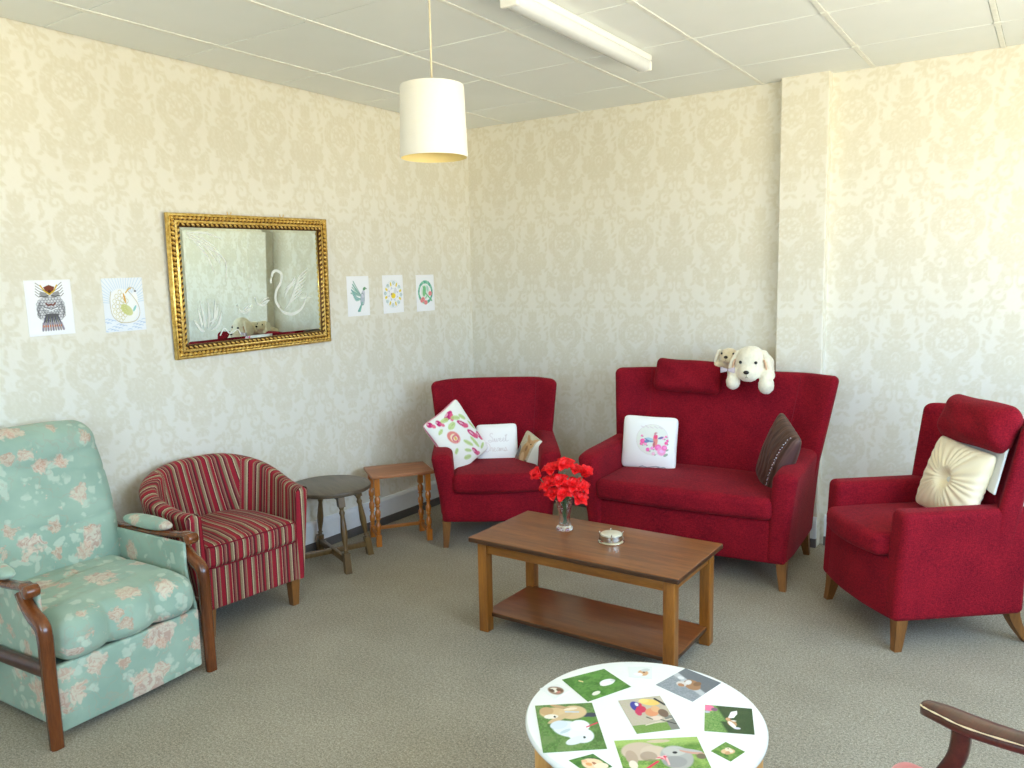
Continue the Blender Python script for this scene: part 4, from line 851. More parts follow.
def bigdog():
    P = dict(SOF); e = empty('plush_dog', M=pose(wl(SOF, (.22, .235, 1.01)), SOF['th'] + .02, 0, 0) @ Matrix.Scale(1.12, 4)); tag(e, 'large cream plush dog flopped over the top of the sofa back', 'soft toy')
    blob('body', [((0, .06, .03), (.085, .10, .06)), ((0, -.05, .04), (.078, .07, .07)), ((0, -.055, .065), (.072, .062, .062)), ((0, -.10, .0), (.052, .045, .042)), ((-.075, -.06, -.005), (.034, .05, .034)), ((-.076, -.085, -.045), (.034, .036, .040)), ((.078, -.06, -.01), (.036, .05, .036)), ((.080, -.088, -.055), (.037, .038, .045))], M['plush'], e)
    for s in (-1, 1):
        g = G(); g.add(*rbox((0, 0, 0), (.024, .06, .125), .011, 4, (1, 3, 6)))
        def f(v, s=s):
            t = .5 - v[:, 2] / .125; w = .55 + .6 * np.sin(pi * np.clip(t * .85 + .1, 0, 1)); return np.stack([s * (.062 + .038 * np.sin(t * 1.8) - .006) + v[:, 0], v[:, 1] * w - .052, .105 - .125 * t], -1)
        g.warp(f); g.f = [q if s < 0 else q for q in g.f]; er = g.obj('ear', M['plush'], e)
        g = G(); g.add(*rbox((0, 0, 0), (.006, .036, .07), .003, 3, (1, 3, 6))); g.warp(lambda v, s=s: np.stack([s * (.062 + .038 * np.sin((.5 - v[:, 2] / .125) * 1.8 + .35) - .020) + v[:, 0], v[:, 1] - .074, .03 + v[:, 2]], -1)); g.obj('ear_lining', M['plushear'], er)
        g = G(); g.add(*lathe([(max(1e-4, .0075 * sin(a)), -.0075 * cos(a)) for a in np.linspace(0, pi, 8)], 12, (s * .036, -.112, .052))); g.obj('eye', M['black'], e)
    g = G(); v, f = lathe([(max(1e-4, sin(a)), -cos(a)) for a in np.linspace(0, pi, 9)], 14); g.add(v * [.0135, .009, .009] + [0, -.147, .008], f); g.obj('nose', M['black'], e)
    g = G(); g.add(*tube([(0, -.146, .0), (0, -.143, -.014), (-.008, -.138, -.02)], .0012, 5)); g.add(*tube([(0, -.143, -.014), (.008, -.138, -.02)], .0012, 5)); g.obj('mouth_stitch', M['tagm'], e)
    bw = G()
    for s in (-1, 1): v, f = rbox((0, 0, 0), (.034, .012, .026), .005, 2, (3, 1, 3)); v = v * np.stack([np.ones(len(v)), np.ones(len(v)), .5 + np.abs(v[:, 0] + s * .017) * 20], -1); bw.add(v + [-.098 + s * .018, -.105, .012], f)
    bw.obj('ribbon_bow', M['bow'], e)
def smalldog():
    e = empty('plush_dog', M=pose(wl(SOF, (.075, .29, 1.02)), SOF['th'] + .0, 0, 0) @ Matrix.Scale(1.2, 4)); tag(e, 'small beige plush dog behind the big plush dog on the sofa back', 'soft toy')
    blob('body', [((0, .05, .01), (.045, .06, .035)), ((0, -.01, .055), (.042, .038, .036)), ((0, -.04, .040), (.028, .026, .022)), ((-.048, -.015, .012), (.024, .028, .020)), ((.045, -.015, .012), (.022, .028, .020)), ((0, 0, .015), (.04, .035, .03))], M['plush2'], e, .005)
    for s in (-1, 1):
        g = G(); g.add(*rbox((0, 0, 0), (.014, .032, .06), .006, 3, (1, 2, 4))); g.warp(lambda v, s=s: np.stack([s * (.046 + .016 * np.clip((.03 - v[:, 2]) / .06, 0, 1)) + v[:, 0], v[:, 1] * (1 + .5 * (.03 - v[:, 2]) / .06) - .01, v[:, 2] + .052], -1)); g.obj('ear', M['plush'], e)
        g = G(); g.add(*lathe([(max(1e-4, .0055 * sin(a)), -.0055 * cos(a)) for a in np.linspace(0, pi, 8)], 10, (s * .027, -.036, .066))); g.obj('eye', M['black'], e)
    g = G(); v, f = lathe([(max(1e-4, sin(a)), -cos(a)) for a in np.linspace(0, pi, 8)], 12); g.add(v * [.0095, .007, .007] + [0, -.066, .052], f); g.obj('nose', M['black'], e)
    g = G(); g.add(*tube([(0, -.067, .046), (0, -.064, .034)], .001, 5)); g.obj('mouth_stitch', M['tagm'], e)
bigdog(); smalldog()
# ================================================================== STRIPED TUB CHAIR
def tub_chair():
    e = empty('tub_chair', (.295, -2.385, 0), radians(86)); tag(e, 'red and cream striped tub chair beside the green floral recliner', 'armchair')
    Y0, YS, YB = -.24, -.02, .245
    def plan(t, k, off):
        """t -1..1 along the U, k height fraction, off inward offset"""
        hw = .268 + .062 * k + 0.048 * k * sin(pi * min(1, 1 - abs(t))); yb = YB + .0 * k - .012 * (1 - k); a = hw - off; b = yb - YS - off; la = YS - Y0; lb = pi / 2 * sqrt((a * a + b * b) / 2); tot = la + lb
        s = (1 - abs(t)) * tot; sg = np.sign(t) if t != 0 else 1
        if s < la: return sg * a, Y0 + s, (1 - abs(t)) * tot
        ph = (s - la) / lb * pi / 2; return sg * a * max(0, cos(ph)) ** .85, YS + b * max(0, sin(ph)) ** .9, s
    n = 120; V = []; PT = []; F = []; ts = np.linspace(-1, 1, n + 1)
    for t in ts:
        q = 1 - abs(t); zt = .572 + .142 * ss(.08, .95, q) ; th = lambda k: .045 + .032 * k; r = .03; ring = []
        for z in (.13, .22, .32, .42, zt - .10, zt - .045, zt - .02): ring.append((z, 0))
        for a in (.35, .7, 1.0): ring.append((zt - .02 + .02 * sin(a * pi / 2), .5 * (1 - cos(a * pi / 2))))
        for a in (.7, .35, 0): ring.append((zt - .02 + .02 * sin(a * pi / 2), 1 - .5 * (1 - cos(a * pi / 2))))
        for z in (zt - .045, zt - .10, .47, .42, .30): ring.append((z, 1))
        for z, o in ring:
            k = (z - .13) / .58; kk = min(1, max(0, k)); x, y, s = plan(t, kk, o * th(kk)); bulge = .004 * sin(pi * o)
            V.append((x, y + 0, z)); u = s * (1 if t > 0 else -1)
            # centre panel between the two back seams runs straight up, outer panels follow the arm
            if abs(t) < .30: u = x * 1.05 + .21 + .24 * z
            else: u = np.sign(t) * (s * .95 + .04 * (1 - kk)) + .3
            PT.append((u, 0, 0))
        m = len(ring)
    for i in range(n):
        for k in range(m - 1): F.append((i * m + k, (i + 1) * m + k, (i + 1) * m + k + 1, i * m + k + 1))
        F.append((i * m + m - 1, (i + 1) * m + m - 1, (i + 1) * m, i * m))
    g = G(); g.add(V, F, 0, np.array(PT))
    for sg in (-1, 1):           # arm fronts, slightly padded
        zt = .572; V2 = []; P2 = []; nz, nx = 22, 7
        for i in range(nz):
            z = .13 + (zt - .13) * (i / (nz - 1)); k = (z - .13) / .58; xo = .268 + .062 * k; xi = xo - (.045 + .032 * k)
            dz = max(0, z - (zt - .022)) / .022; ins = (1 - sqrt(max(0, 1 - dz * dz))) * .5 * (xo - xi) * .96
            for j in range(nx):
                f_ = j / (nx - 1); x = (xo - ins) * (1 - f_) + (xi + ins) * f_; V2.append((sg * x, Y0 - .012 * (4 * f_ * (1 - f_)) ** .5 * (1 - dz) - .0005, z)); P2.append((.045 + x * .9, 0, 0))
        F2 = [(i * nx + j, i * nx + j + 1, (i + 1) * nx + j + 1, (i + 1) * nx + j) for i in range(nz - 1) for j in range(nx - 1)]
        g.add(V2, F2 if sg < 0 else [q[::-1] for q in F2], 0, np.array(P2))
    g.obj('shell', M['stripe'], e, pat=True)
    for sg in (-1, 1):
        pts = [(sg * (.30 - .05 * (1 - t)) - sg * .03, Y0 - .012, .14 + .42 * t) for t in np.linspace(0, 1, 14)]
        g = G()
        g.add(*tube([(sg * (.268 + .062 * k - (.045 + .032 * k) * .99), Y0 - .002, .13 + .58 * k) for k in np.linspace(.03, .72, 14)], .0025, 6))
        g.obj('seam', M['piping'], e)
    def fl(v): return v
    g = G(); v, f = rbox((0, -.232, .222), (.455, .03, .185), .008, 2, (40, 1, 4)); g.add(v, f, 0, np.stack([v[:, 0] + .3, 0 * v[:, 0], 0 * v[:, 0]], -1)); g.obj('front_rail', M['stripe'], e, pat=True)
    g = G(); v, f = rbox((0, -.045, .366), (.475, .42, .108), .028, 4, (44, 14, 3)); q = np.clip(1 - (v[:, 0] / .24) ** 2, 0, 1); t = (v[:, 2] - .312) / .108
    pt = np.stack([v[:, 0] + .345, 0 * v[:, 0], 0 * v[:, 0]], -1); back = ss(.0, .165, v[:, 1]); v = np.stack([v[:, 0] * (1 - .16 * back), v[:, 1] - .006 * q * (v[:, 1] < 0), v[:, 2] + .02 * q * t * np.clip((v[:, 1] + .25) / .12, 0, 1)], -1)
    g.add(v, f, 0, pt); sc = g.obj('seat_cushion', M['stripe'], e, pat=True)
    g = G()
    for z in (.413, .319):
        g.add(*tube([(x, -.2555 - .006 * (1 - (x / .24) ** 2) + (.012 if abs(x) > .215 else 0), z) for x in np.linspace(-.228, .228, 20)], .0032, 6))
    p_ = g.obj('piping', M['piping'], sc)
    for sx in (-1, 1):
        for fr in (1, 0):
            x, y = sx * .222, (-.212 if fr else .150); V = []
            for z, w in ((.14, .024), (.0, .016)): V += [(x - w, y - w, z), (x + w, y - w, z), (x + w, y + w, z), (x - w, y + w, z)]
            g = G(); g.add(V, [(0, 1, 2, 3), (7, 6, 5, 4)] + [((k + 1) % 4, k, 4 + k, 4 + (k + 1) % 4) for k in range(4)]); g.obj('leg', M['oakleg'], e, smooth=False)
tub_chair()
# ================================================================== GREEN RECLINER
def recliner():
    e = empty('recliner_chair', (.415, -3.135, 0), radians(93)); tag(e, 'pale green floral recliner armchair with glossy scrolled wooden arms', 'armchair')
    g = G(); g.add(*rbox((0, .0, .142), (.55, .64, .22), .014, 3, (10, 10, 4))); g.warp(lambda v: np.stack([v[:, 0], v[:, 1] - .006 * np.sin(v[:, 0] * 12), v[:, 2]], -1)); g.obj('base', M['floral'], e)
    # front flap
    g = G(); g.add(*rbox((0, -.338, .150), (.56, .028, .235), .009, 3, (16, 1, 6))); g.warp(lambda v: np.stack([v[:, 0], v[:, 1] - .005 * np.sin(v[:, 0] * 9 + 1), v[:, 2]], -1)); g.obj('footrest_panel', M['floral'], e)
    # seat with three puffed lobes rolling over the front
    g = G(); g.add(*rbox((0, -.085, .345), (.548, .56, .155), .06, 6, (40, 24, 4)))
    def fs(v):
        x, y, z = v[:, 0], v[:, 1], v[:, 2]; t = np.clip((z - .27) / .15, 0, 1); fr = ss(-.12, -.36, y); lob = np.abs(np.sin((x / .548 + .5) * 3 * pi)) ** .45
        q = np.clip(1 - (x / .274) ** 2, 0, 1); z = z + .016 * q * t - .010 * (1 - lob) * t * fr + .014 * ss(-.05, -.33, y) * (1 - t) * 0
        groove = np.exp(-((y + .19) / .012) ** 2) * .006 * t + .010 * np.exp(-((y - .02 - .02 * np.sin(x * 10)) / .02) ** 2) * t
        y = y - fr * (.016 * lob + .008) + fr * .030 * (1 - lob); return np.stack([x, y, z - groove - .012 * ss(-.22, -.38, y) * t], -1)
    g.warp(fs); g.obj('seat_cushion', M['floral'], e)
    # back cushion
    gz_ = np.array((.6, .14, .62)); g = G(); g.add(*rbox((0, 0, 0), gz_, .065, 6, (22, 3, 40)))
    def fb(v):
        v = v / gz_; X, Y, Z = v[:, 0] * 2, v[:, 1], v[:, 2] + .5; w = .60 + .015 * np.sin(pi * Z) - .06 * Z ** 2; x = X * w / 2
        zz = .375 + (.992 - .375) * Z - .02 * np.abs(X) ** 3 * ss(.6, 1, Z); gx = .80 + .035 * np.cos(X * 2.2) * -1 + .02 * X
        puff = .5 - .5 * np.cos(np.clip(Z / gx, 0, 1) * 2 * pi); pu = np.where(Z < gx, .55 + .45 * np.clip(puff, 0, 1) ** .35, .55 + .5 * np.sin(pi * np.clip((Z - gx) / (1 - gx), 0, 1)) ** .4)
        gr = .010 * np.exp(-((Z - .66 - .015 * np.sin(X * 5)) / .012) ** 2) * ss(.0, .6, X) + .008 * np.exp(-((Z - .36 + .02 * np.sin(X * 4)) / .02) ** 2)
        yc = .165 + .125 * Z ; th = .135 * (1 - .12 * X ** 4)
        y = np.where(Y < 0, yc + Y * th * (.45 + .6 * pu) + gr, yc + Y * th * .75); return np.stack([x, y, zz], -1)
    g.warp(fb); g.obj('back_cushion', M['floral'], e)
    for s in (-1, 1):
        g = G(); g.add(*rbox((s * .282, -.04, .375), (.014, .50, .30), .01, 3, (1, 12, 6)))
        def fp(v):
            z = v[:, 2]; y = v[:, 1]; return np.stack([v[:, 0], y - .045 * ss(.42, .25, z) * (y < 0), z - .0 * y], -1)
        g.warp(fp); g.obj('side_panel', M['floral'], e)
        x0, x1 = (s * .289, s * .330) if s > 0 else (s * .330, s * .289)
        post = cr([(-.362, 0, 0), (-.358, .14, 0), (-.354, .28, 0), (-.352, .385, 0), (-.338, .425, 0), (-.295, .452, 0), (-.258, .485, 0), (-.235, .522, 0)], 6)[:, :2]; m = len(post)
        wd = np.interp(np.linspace(0, 1, m), [0, .4, .58, .68, .85, 1], [.034, .044, .048, .046, .036, .034])
        g = G(); g.add(*ribbon(post, wd, x0, x1, .008)); g.obj('front_post', M['reclwood'], e, auto=50)
        arm = cr([(.215, .518, 0), (.05, .525, 0), (-.12, .532, 0), (-.22, .540, 0), (-.262, .545, 0), (-.288, .536, 0), (-.302, .522, 0)], 6)[:, :2]; m = len(arm)
        wd = np.interp(np.linspace(0, 1, m), [0, .55, .75, .88, 1], [.024, .024, .036, .044, .030]); g = G(); g.add(*ribbon(arm, wd, x0 - .002, x1 + .002, .010))
        g.add(*lathe([(.010, -.024), (.021, -.020), (.023, -.012), (.023, .012), (.021, .020), (.010, .024)], 20, axis=((s * .3095 - .0255, -.292, .534), (s * .3095 + .0255, -.292, .534)))); g.obj('arm_rail', M['reclwood'], e, auto=50)
        g = G(); g.add(*ribbon(np.array([(.235, 0), (.225, .2), (.215, .40), (.205, .52)]), .036, x0 + .002, x1 - .002, .006)); g.obj('rear_post', M['reclwood'], e, auto=50)
        g = G(); g.add(*ribbon(np.array([(-.345, .268), (-.1, .262), (.215, .255)]), .046, x0 + .006, x1 - .006, .005)); g.obj('side_rail', M['mahog'], e, auto=50)
        g = G(); v, f = lathe([(max(1e-4, sin(a)), -cos(a)) for a in np.linspace(0, pi, 15)], 28); v = np.sign(v) * np.abs(v) ** np.array([.8, .8, 1]); g.add(v * [.036, .15, .026] + [s * .306, -.025, .566], f); g.obj('arm_pad', M['floral'], e)
recliner()
# ================================================================== SMALL TABLES
def turned(g, p0, p1, prof, mi=0, n=16): g.add(*lathe(prof, n, axis=(p0, p1)), mi)
def sqpost(g, p0, p1, w):
    p0, p1 = np.array(p0, float), np.array(p1, float); h = w / 2; V = []
    for p in (p0, p1): V += [p + (-h, -h, 0), p + (h, -h, 0), p + (h, h, 0), p + (-h, h, 0)]
    g.add(V, [(0, 1, 2, 3)[::-1], (4, 5, 6, 7)] + [(k, (k + 1) % 4, 4 + (k + 1) % 4, 4 + k) for k in range(4)])
def stool():
    e = empty('round_side_table', (.245, -1.660, 0), radians(-23)); tag(e, 'round dark oak side table with splayed turned legs and crossed stretchers', 'side table')
    g = G(); g.add(*lathe([(.213, -.026), (.220, -.022), (.222, -.012), (.220, -.004), (.212, 0), (.001, .0)], 64, (0, 0, .44))); g.obj('table_top', M['darkoak'], e, auto=40)
    zs = .075
    for k in range(4):
        a = k * pi / 2; d = np.array((cos(a), sin(a), 0)); top = d * .150 + (0, 0, .413); foot = d * .217; at = lambda z: foot + (top - foot) * (z / .413); R_ = .0135
        g = G(); V, F = [], []
        for z in (.0, .105): 
            c = at(z); V += [c + q for q in (np.array(w) * .0165 for w in ((-1, -1, 0), (1, -1, 0), (1, 1, 0), (-1, 1, 0)))]
        g.add(V, [(3, 2, 1, 0), (4, 5, 6, 7)] + [(i, (i + 1) % 4, 4 + (i + 1) % 4, 4 + i) for i in range(4)])
        turned(g, at(.105), at(.36), [(.014, 0), (.010, .02), (.015, .04), (.010, .06), (.0115, .10), (.0165, .20), (.018, .28), (.014, .42), (.011, .5), (.016, .54), (.010, .58), (.016, .62), (.016, .65)])
        V = []
        for z in (.35, .413): c = at(z); V += [c + np.array(w) * .0175 for w in ((-1, -1, 0), (1, -1, 0), (1, 1, 0), (-1, 1, 0))]
        g.add(V, [(3, 2, 1, 0), (4, 5, 6, 7)] + [(i, (i + 1) % 4, 4 + (i + 1) % 4, 4 + i) for i in range(4)]); g.obj('leg', M['darkoakleg'], e, auto=40)
    for k in range(2):
        a = k * pi / 2; g = G(); v, f = rbox((0, 0, .066), (.375, .022, .034 - .004 * k), .003, 1); c, s = cos(a), sin(a); g.add(np.stack([v[:, 0] * c - v[:, 1] * s, v[:, 0] * s + v[:, 1] * c, v[:, 2]], -1), f); g.obj('stretcher', M['darkoakleg'], e, auto=40)
    for k in range(2):
        a = k * pi / 2; g = G(); v, f = rbox((0, 0, .395), (.33, .02, .034), .003, 1); c, s = cos(a), sin(a); g.add(np.stack([v[:, 0] * c - v[:, 1] * s, v[:, 0] * s + v[:, 1] * c, v[:, 2]], -1), f); g.obj('bearer', M['darkoak'], e, auto=40)
stool()
def side_table():
    e = empty('side_table', (.290, -1.155, 0), radians(54)); tag(e, 'small orange-brown rectangular side table with bobbin-turned legs', 'side table')
    W, D, z = .37, .28, .427; g = G(); g.add(*rbox((0, 0, z - .009), (W, D, .018), .004, 2)); g.obj('table_top', M['orangetop'], e, auto=40)
    lx, ly = W / 2 - .034, D / 2 - .042
    for sx in (-1, 1):
        for sy in (-1, 1):
            x, y = sx * lx, sy * ly; g = G(); sqpost(g, (x, y, 0), (x, y, .07), .031); sqpost(g, (x, y, .305), (x, y, z - .018), .031)
            pr = [(.009, 0)]
            for k in range(3): b = k / 3; pr += [(.010, b + .03), (.0155, b + .06), (.0105, b + .09), (.0165, b + .14), (.0165, b + .25), (.0105, b + .29)]
            pr += [(.011, 1.0)]; turned(g, (x, y, .07), (x, y, .305), pr); g.obj('leg', M['orangeleg'], e, auto=40)
    for sx in (-1, 1): g = G(); g.add(*rbox((sx * lx, 0, .05), (.014, 2 * ly - .02, .02), .003, 1)); g.obj('stretcher', M['orange'], e, auto=40)
    g = G(); g.add(*rbox((0, ly, .05), (2 * lx - .02, .014, .02), .003, 1)); g.obj('stretcher', M['orange'], e, auto=40)
    for sx in (-1, 1): g = G(); g.add(*rbox((sx * lx, 0, z - .034), (.015, 2 * ly - .02, .03), .003, 1)); g.obj('apron', M['orange'], e, auto=40)
side_table()
def coffee():
    e = empty('coffee_table', (1.912, -1.739, 0), 0); tag(e, 'rectangular wooden coffee table with lower shelf, in front of the sofa', 'coffee table')
    W, D, z = .965, .475, .427; g = G(); v, f = rbox((0, 0, z - .011), (W, D, .022), .006, 3, (12, 6, 1)); g.add(v, f)
    g.mi = [1 if all(abs(v[i][2] - z) > .0012 for i in q) else 0 for q in g.f]; g.obj('table_top', [M['tabletop'], M['edge']], e, auto=60)
    lx, ly = W / 2 - .052, D / 2 - .05
    for sx in (-1, 1):
        for sy in (-1, 1): g = G(); g.add(*rbox((sx * lx, sy * ly, (z - .022) / 2), (.046, .046, z - .022), .004, 2)); g.obj('leg', M['tableframe'], e, auto=50)
    for sy in (-1, 1): g = G(); g.add(*rbox((0, sy * (ly + .004), z - .047), (2 * lx - .046, .02, .05), .003, 1)); g.obj('apron', M['tablerail'], e, auto=50)
    for sx in (-1, 1): g = G(); g.add(*rbox((sx * (lx + .004), 0, z - .047), (.02, 2 * ly - .046, .05), .003, 1)); g.obj('apron', M['tablerail'], e, auto=50)
    g = G(); v, f = rbox((0, 0, .073), (2 * lx + .02, 2 * ly - .02, .02), .004, 2, (4, 2, 1)); g.add(v, f); g.mi = [1 if all(abs(v[i][2] - .083) > .0012 for i in q) else 0 for q in g.f]; g.obj('shelf', [M['tableshelf'], M['edge']], e, auto=60)
    for k in range(3):
        for sx in (-1, 1): g = G(); g.add(*lathe([(.0035, 0), (.003, .001), (.001, .0012)], 10, axis=((sx * (W / 2 - .001), -D / 2 + .012 * 0 + (.004 if 0 else 0), z - .006), (sx * (W / 2 + .001), -D / 2, z - .006)))) if 0 else None
coffee()
# ---- vase, flowers, coasters
TZ = .4272; VX, VY = 1.735, -1.672
def vase():
    e = empty('glass_vase', (VX, VY, TZ)); tag(e, 'small cut-glass vase standing on the coffee table', 'vase')
    prof = [(r * 1.1, z) for r, z in [(.0305, 0), (.033, .003), (.032, .012), (.024, .024), (.021, .045), (.023, .075), (.030, .110), (.0375, .142)]]; inn = [(r * 1.1, z) for r, z in [(.0345, .142), (.027, .110), (.020, .076), (.018, .048), (.019, .026), (.001, .022)]]
    out = cr([(r, z, 0) for r, z in prof], 5)[:, :2]
    fl = lambda a, z: 1 + (.035 * (abs(sin(8 * a + z * 90)) + abs(sin(8 * a - z * 90)) - 1.2) if 0 else .04 * abs(sin(6 * a + z * 70)) - .03 * abs(sin(6 * a - z * 70)))
    n = 72; V = []; F = []
    allp = [(r, z, 1) for r, z in out] + [(.0402, .1445, 0)] + [(r, z, 0) for r, z in inn]
    for r, z, w in allp:
        for i in range(n): a = 2 * pi * i / n; q = fl(a, z) if (w and .004 < z < .138) else 1; V.append((r * q * cos(a), r * q * sin(a), z))
    k = len(allp); F = [(j * n + i, j * n + (i + 1) % n, (j + 1) * n + (i + 1) % n, (j + 1) * n + i) for j in range(k - 1) for i in range(n)] + [tuple(range(n))[::-1], tuple((k - 1) * n + i for i in range(n))]
    g = G(); g.add(V, F); g.obj('vase_body', M['glass'], e, smooth=True, auto=25)
vase()
RV = np.array((.829, .559, 0)); FV = np.array((-.557, .82, 0)); K = 3.42 / 801
def flower(px, py, dep, sz, label, seed, droop=0, bud=False):
    r = np.random.default_rng(seed); c = np.array((VX, VY, TZ)) + RV * (px - 565) * K + np.array((0, 0, (532 - py) * K)) + FV * dep
    e = empty('artificial_flower', (VX, VY, TZ + .024)); tag(e, label, 'flower', 'red artificial flowers in the vase'); o = np.array((VX, VY, TZ + .024)); c = c - o
    d = c / np.linalg.norm(c); ax = d * .4 + np.array((c[0], c[1], 0)) * 4 + np.array((0, 0, .5)) - FV * .5; ax /= np.linalg.norm(ax)
    q = np.array(Vector((0, 0, 1)).rotation_difference(Vector(ax)).to_matrix()); g = G()
    for lay, (npet, op, ln) in enumerate(((5, 1.15, 1.0), (5, .75, .85), (4, .35, .6)) if not bud else ((4, .5, 1.1), (3, .25, 1.0))):
        for k in range(npet):
            a = 2 * pi * k / npet + lay * .6 + r.uniform(-.2, .2); op_ = op + r.uniform(-.15, .15); V = []; F = []; nu, nv = 7, 6
            for i in range(nu):
                t = i / (nu - 1)
                for j in range(nv):
                    w = (j / (nv - 1) - .5) * 2; wid = sz * .52 * sin(pi * min(1, t * .8 + .12)) ** .8; el = op_ * t ** .8; rr = sz * ln * t * sin(min(el, 1.5)) + .15 * sz * t; zz = sz * ln * t * cos(el)
                    ruf = .09 * sz * sin(w * 5 + k + lay) * t * t; V.append((rr - .25 * wid * w * w, wid * w, zz + .35 * wid * w * w + ruf))
            V = np.array(V); ca, sa = cos(a), sin(a); V = np.stack([V[:, 0] * ca - V[:, 1] * sa, V[:, 0] * sa + V[:, 1] * ca, V[:, 2]], -1)
            F = [(i * nv + j, (i + 1) * nv + j, (i + 1) * nv + j + 1, i * nv + j + 1) for i in range(nu - 1) for j in range(nv - 1)]; g.add(V @ q.T + c - ax * sz * .35, F)
    bl = g.obj('blossom', M['redpetal'], e); md = bl.modifiers.new('t', 'SOLIDIFY'); md.thickness = .0007
    base = np.array((r.uniform(-.006, .006), r.uniform(-.006, .006), .002)); neck = np.array((c[0] * .12, c[1] * .12, .115)); neck[:2] = np.clip(neck[:2], -.014, .014)
    g = G(); g.add(*tube(cr([base, neck, (c * .6 + np.array((0, 0, .03)))if c[2] > .13 else (neck + c) / 2 + np.array((0, 0, .02)), c - ax * sz * .3], 6), .0016, 6)); g.add(*lathe([(.0015, 0), (.005, .3), (.0065, .7), (.004, 1)], 8, axis=(c - ax * sz * .45, c - ax * sz * .2))); g.obj('stem', M['stem'], e)
FL = [(538, 474, -.01, .036, 'red flower bud at the far left of the bouquet', True), (552, 469, .02, .036, None, False), (566, 464, .01, .040, 'red flower at the top of the bouquet', False), (577, 470, .02, .034, None, False), (586, 473, -.01, .038, 'red flower at the far right of the bouquet', True),
      (549, 483, -.01, .038, None, False), (560, 479, -.02, .034, None, False), (563, 491, -.035, .036, None, False), (574, 484, -.02, .036, None, False), (582, 486, -.01, .038, None, False), (580, 497, -.03, .036, 'red flower drooping lowest on the right of the bouquet', False), (553, 493, -.02, .032, None, False), (572, 494, .02, .034, None, False)]
for i, (a, b, c, d, lb, bud) in enumerate(FL): flower(a, b, c, d * 1.22, lb or 'open red artificial flower in the middle of the bouquet in the glass vase', 20 + i, bud=bud)
g = G()
for k in range(7):
    a = k * .9 + .3; V = []; F = []
    for i in range(7):
        t = i / 6; w = .011 * sin(pi * (t * .9 + .05)); r_ = .012 + .042 * t; z = .132 + .035 * sin(t * 2.4); V += [(r_ * cos(a) - w * sin(a), r_ * sin(a) + w * cos(a), z), (r_ * cos(a), r_ * sin(a), z - .003), (r_ * cos(a) + w * sin(a), r_ * sin(a) - w * cos(a), z)]
    F = [(i * 3 + j, i * 3 + j + 1, (i + 1) * 3 + j + 1, (i + 1) * 3 + j) for i in range(6) for j in range(2)]; g.add(V, F)
    g.add(*tube([(.004 * cos(a), .004 * sin(a), .03), (.008 * cos(a), .008 * sin(a), .11), (.014 * cos(a), .014 * sin(a), .133)], .0012, 5))
o = g.obj('leaf_sprig', M['leafgreen']); o.location = (VX, VY, TZ); md = o.modifiers.new('t', 'SOLIDIFY'); md.thickness = .0005; tag(o, 'dark green leaves at the rim of the glass vase', 'leaves')
CXY = (1.985, -1.712)
def coasters():
    e = empty('coaster_holder', (*CXY, TZ)); tag(e, 'round silver coaster holder with small prongs, on the coffee table', 'coaster holder')
    g = G(); g.add(*lathe([(.050, 0), (.056, .002), (.054, .006), (.046, .009), (.044, .0095), (.001, .0095)], 48)); g.obj('tray', M['silver'], e, auto=50)
    for k in range(4):
        a = k * pi / 2 + .5; g = G(); d = np.array((cos(a), sin(a), 0)); g.add(*tube([d * .0475 + (0, 0, .007), d * .0475 + (0, 0, .034), d * .0475 + (0, 0, .038), d * .051 + (0, 0, .043)], .0022, 8)); g.obj('prong', M['silver'], e)
    g = G(); n = 48; V = []
    for r in (.0462, .0474):
        for z in (.0098, .030):
            V += [(r * cos(2 * pi * i / n), r * sin(2 * pi * i / n), z) for i in range(n)]
    F = [(i, (i + 1) % n, n + (i + 1) % n, n + i) for i in range(n)] + [(2 * n + (i + 1) % n, 2 * n + i, 3 * n + i, 3 * n + (i + 1) % n) for i in range(n)] + [(n + i, n + (i + 1) % n, 3 * n + (i + 1) % n, 3 * n + i) for i in range(n)] + [((i + 1) % n, i, 2 * n + i, 2 * n + (i + 1) % n) for i in range(n)]
    g.add(V, F); g.obj('gallery', M['silver'], e, auto=50)
    g = G(); g.add(*lathe([(.0435, 0), (.0445, .0008), (.0445, .0042), (.0435, .005), (.001, .005)], 48)); c0 = g.obj('coaster', M['coaster'], None, auto=50)
    for k in range(5):
        c = c0 if k == 0 else c0.copy()
        if k: COL.objects.link(c)
        c.location = (*CXY, TZ + .0098 + .0052 * k); tag(c, 'cream-topped round coaster, topmost of the stack in the silver holder' if k == 4 else 'round coaster inside the silver holder, below the topmost', 'coaster', 'coasters in the silver holder')
coasters()
# ================================================================== ROUND PHOTO TABLE
RT = (2.695, -2.929); RZ = .45
def round_table():
    e = empty('round_coffee_table', (*RT, 0)); tag(e, 'round white table covered with rabbit photographs, in the foreground', 'table')
    g = G(); g.add(*lathe([(.270, -.024), (.286, -.022), (.292, -.014), (.292, -.006), (.288, -.001), (.282, 0), (.001, 0)], 96, (0, 0, RZ))); g.obj('table_top', M['white'], e, auto=40)
    for k in range(4):
        a = radians(-8 + 90 * k + 25); x, y = .258 * cos(a), .258 * sin(a); g = G(); g.add(*lathe([(.017, 0), (.019, .01), (.024, RZ - .03), (.024, RZ - .0245)], 20, (x, y, 0))); g.obj('leg', M['pine'], e, auto=40)
    for k in range(2):
        a = radians(-8 + 90 * k + 25); g = G(); v, f = rbox((0, 0, RZ - .05), (.46, .022, .045), .003, 1); c, s = cos(a), sin(a); g.add(np.stack([v[:, 0] * c - v[:, 1] * s, v[:, 0] * s + v[:, 1] * c, v[:, 2]], -1), f); g.obj('bearer', M['pine'], e, auto=40)
round_table()
GR = (74, 122, 52)
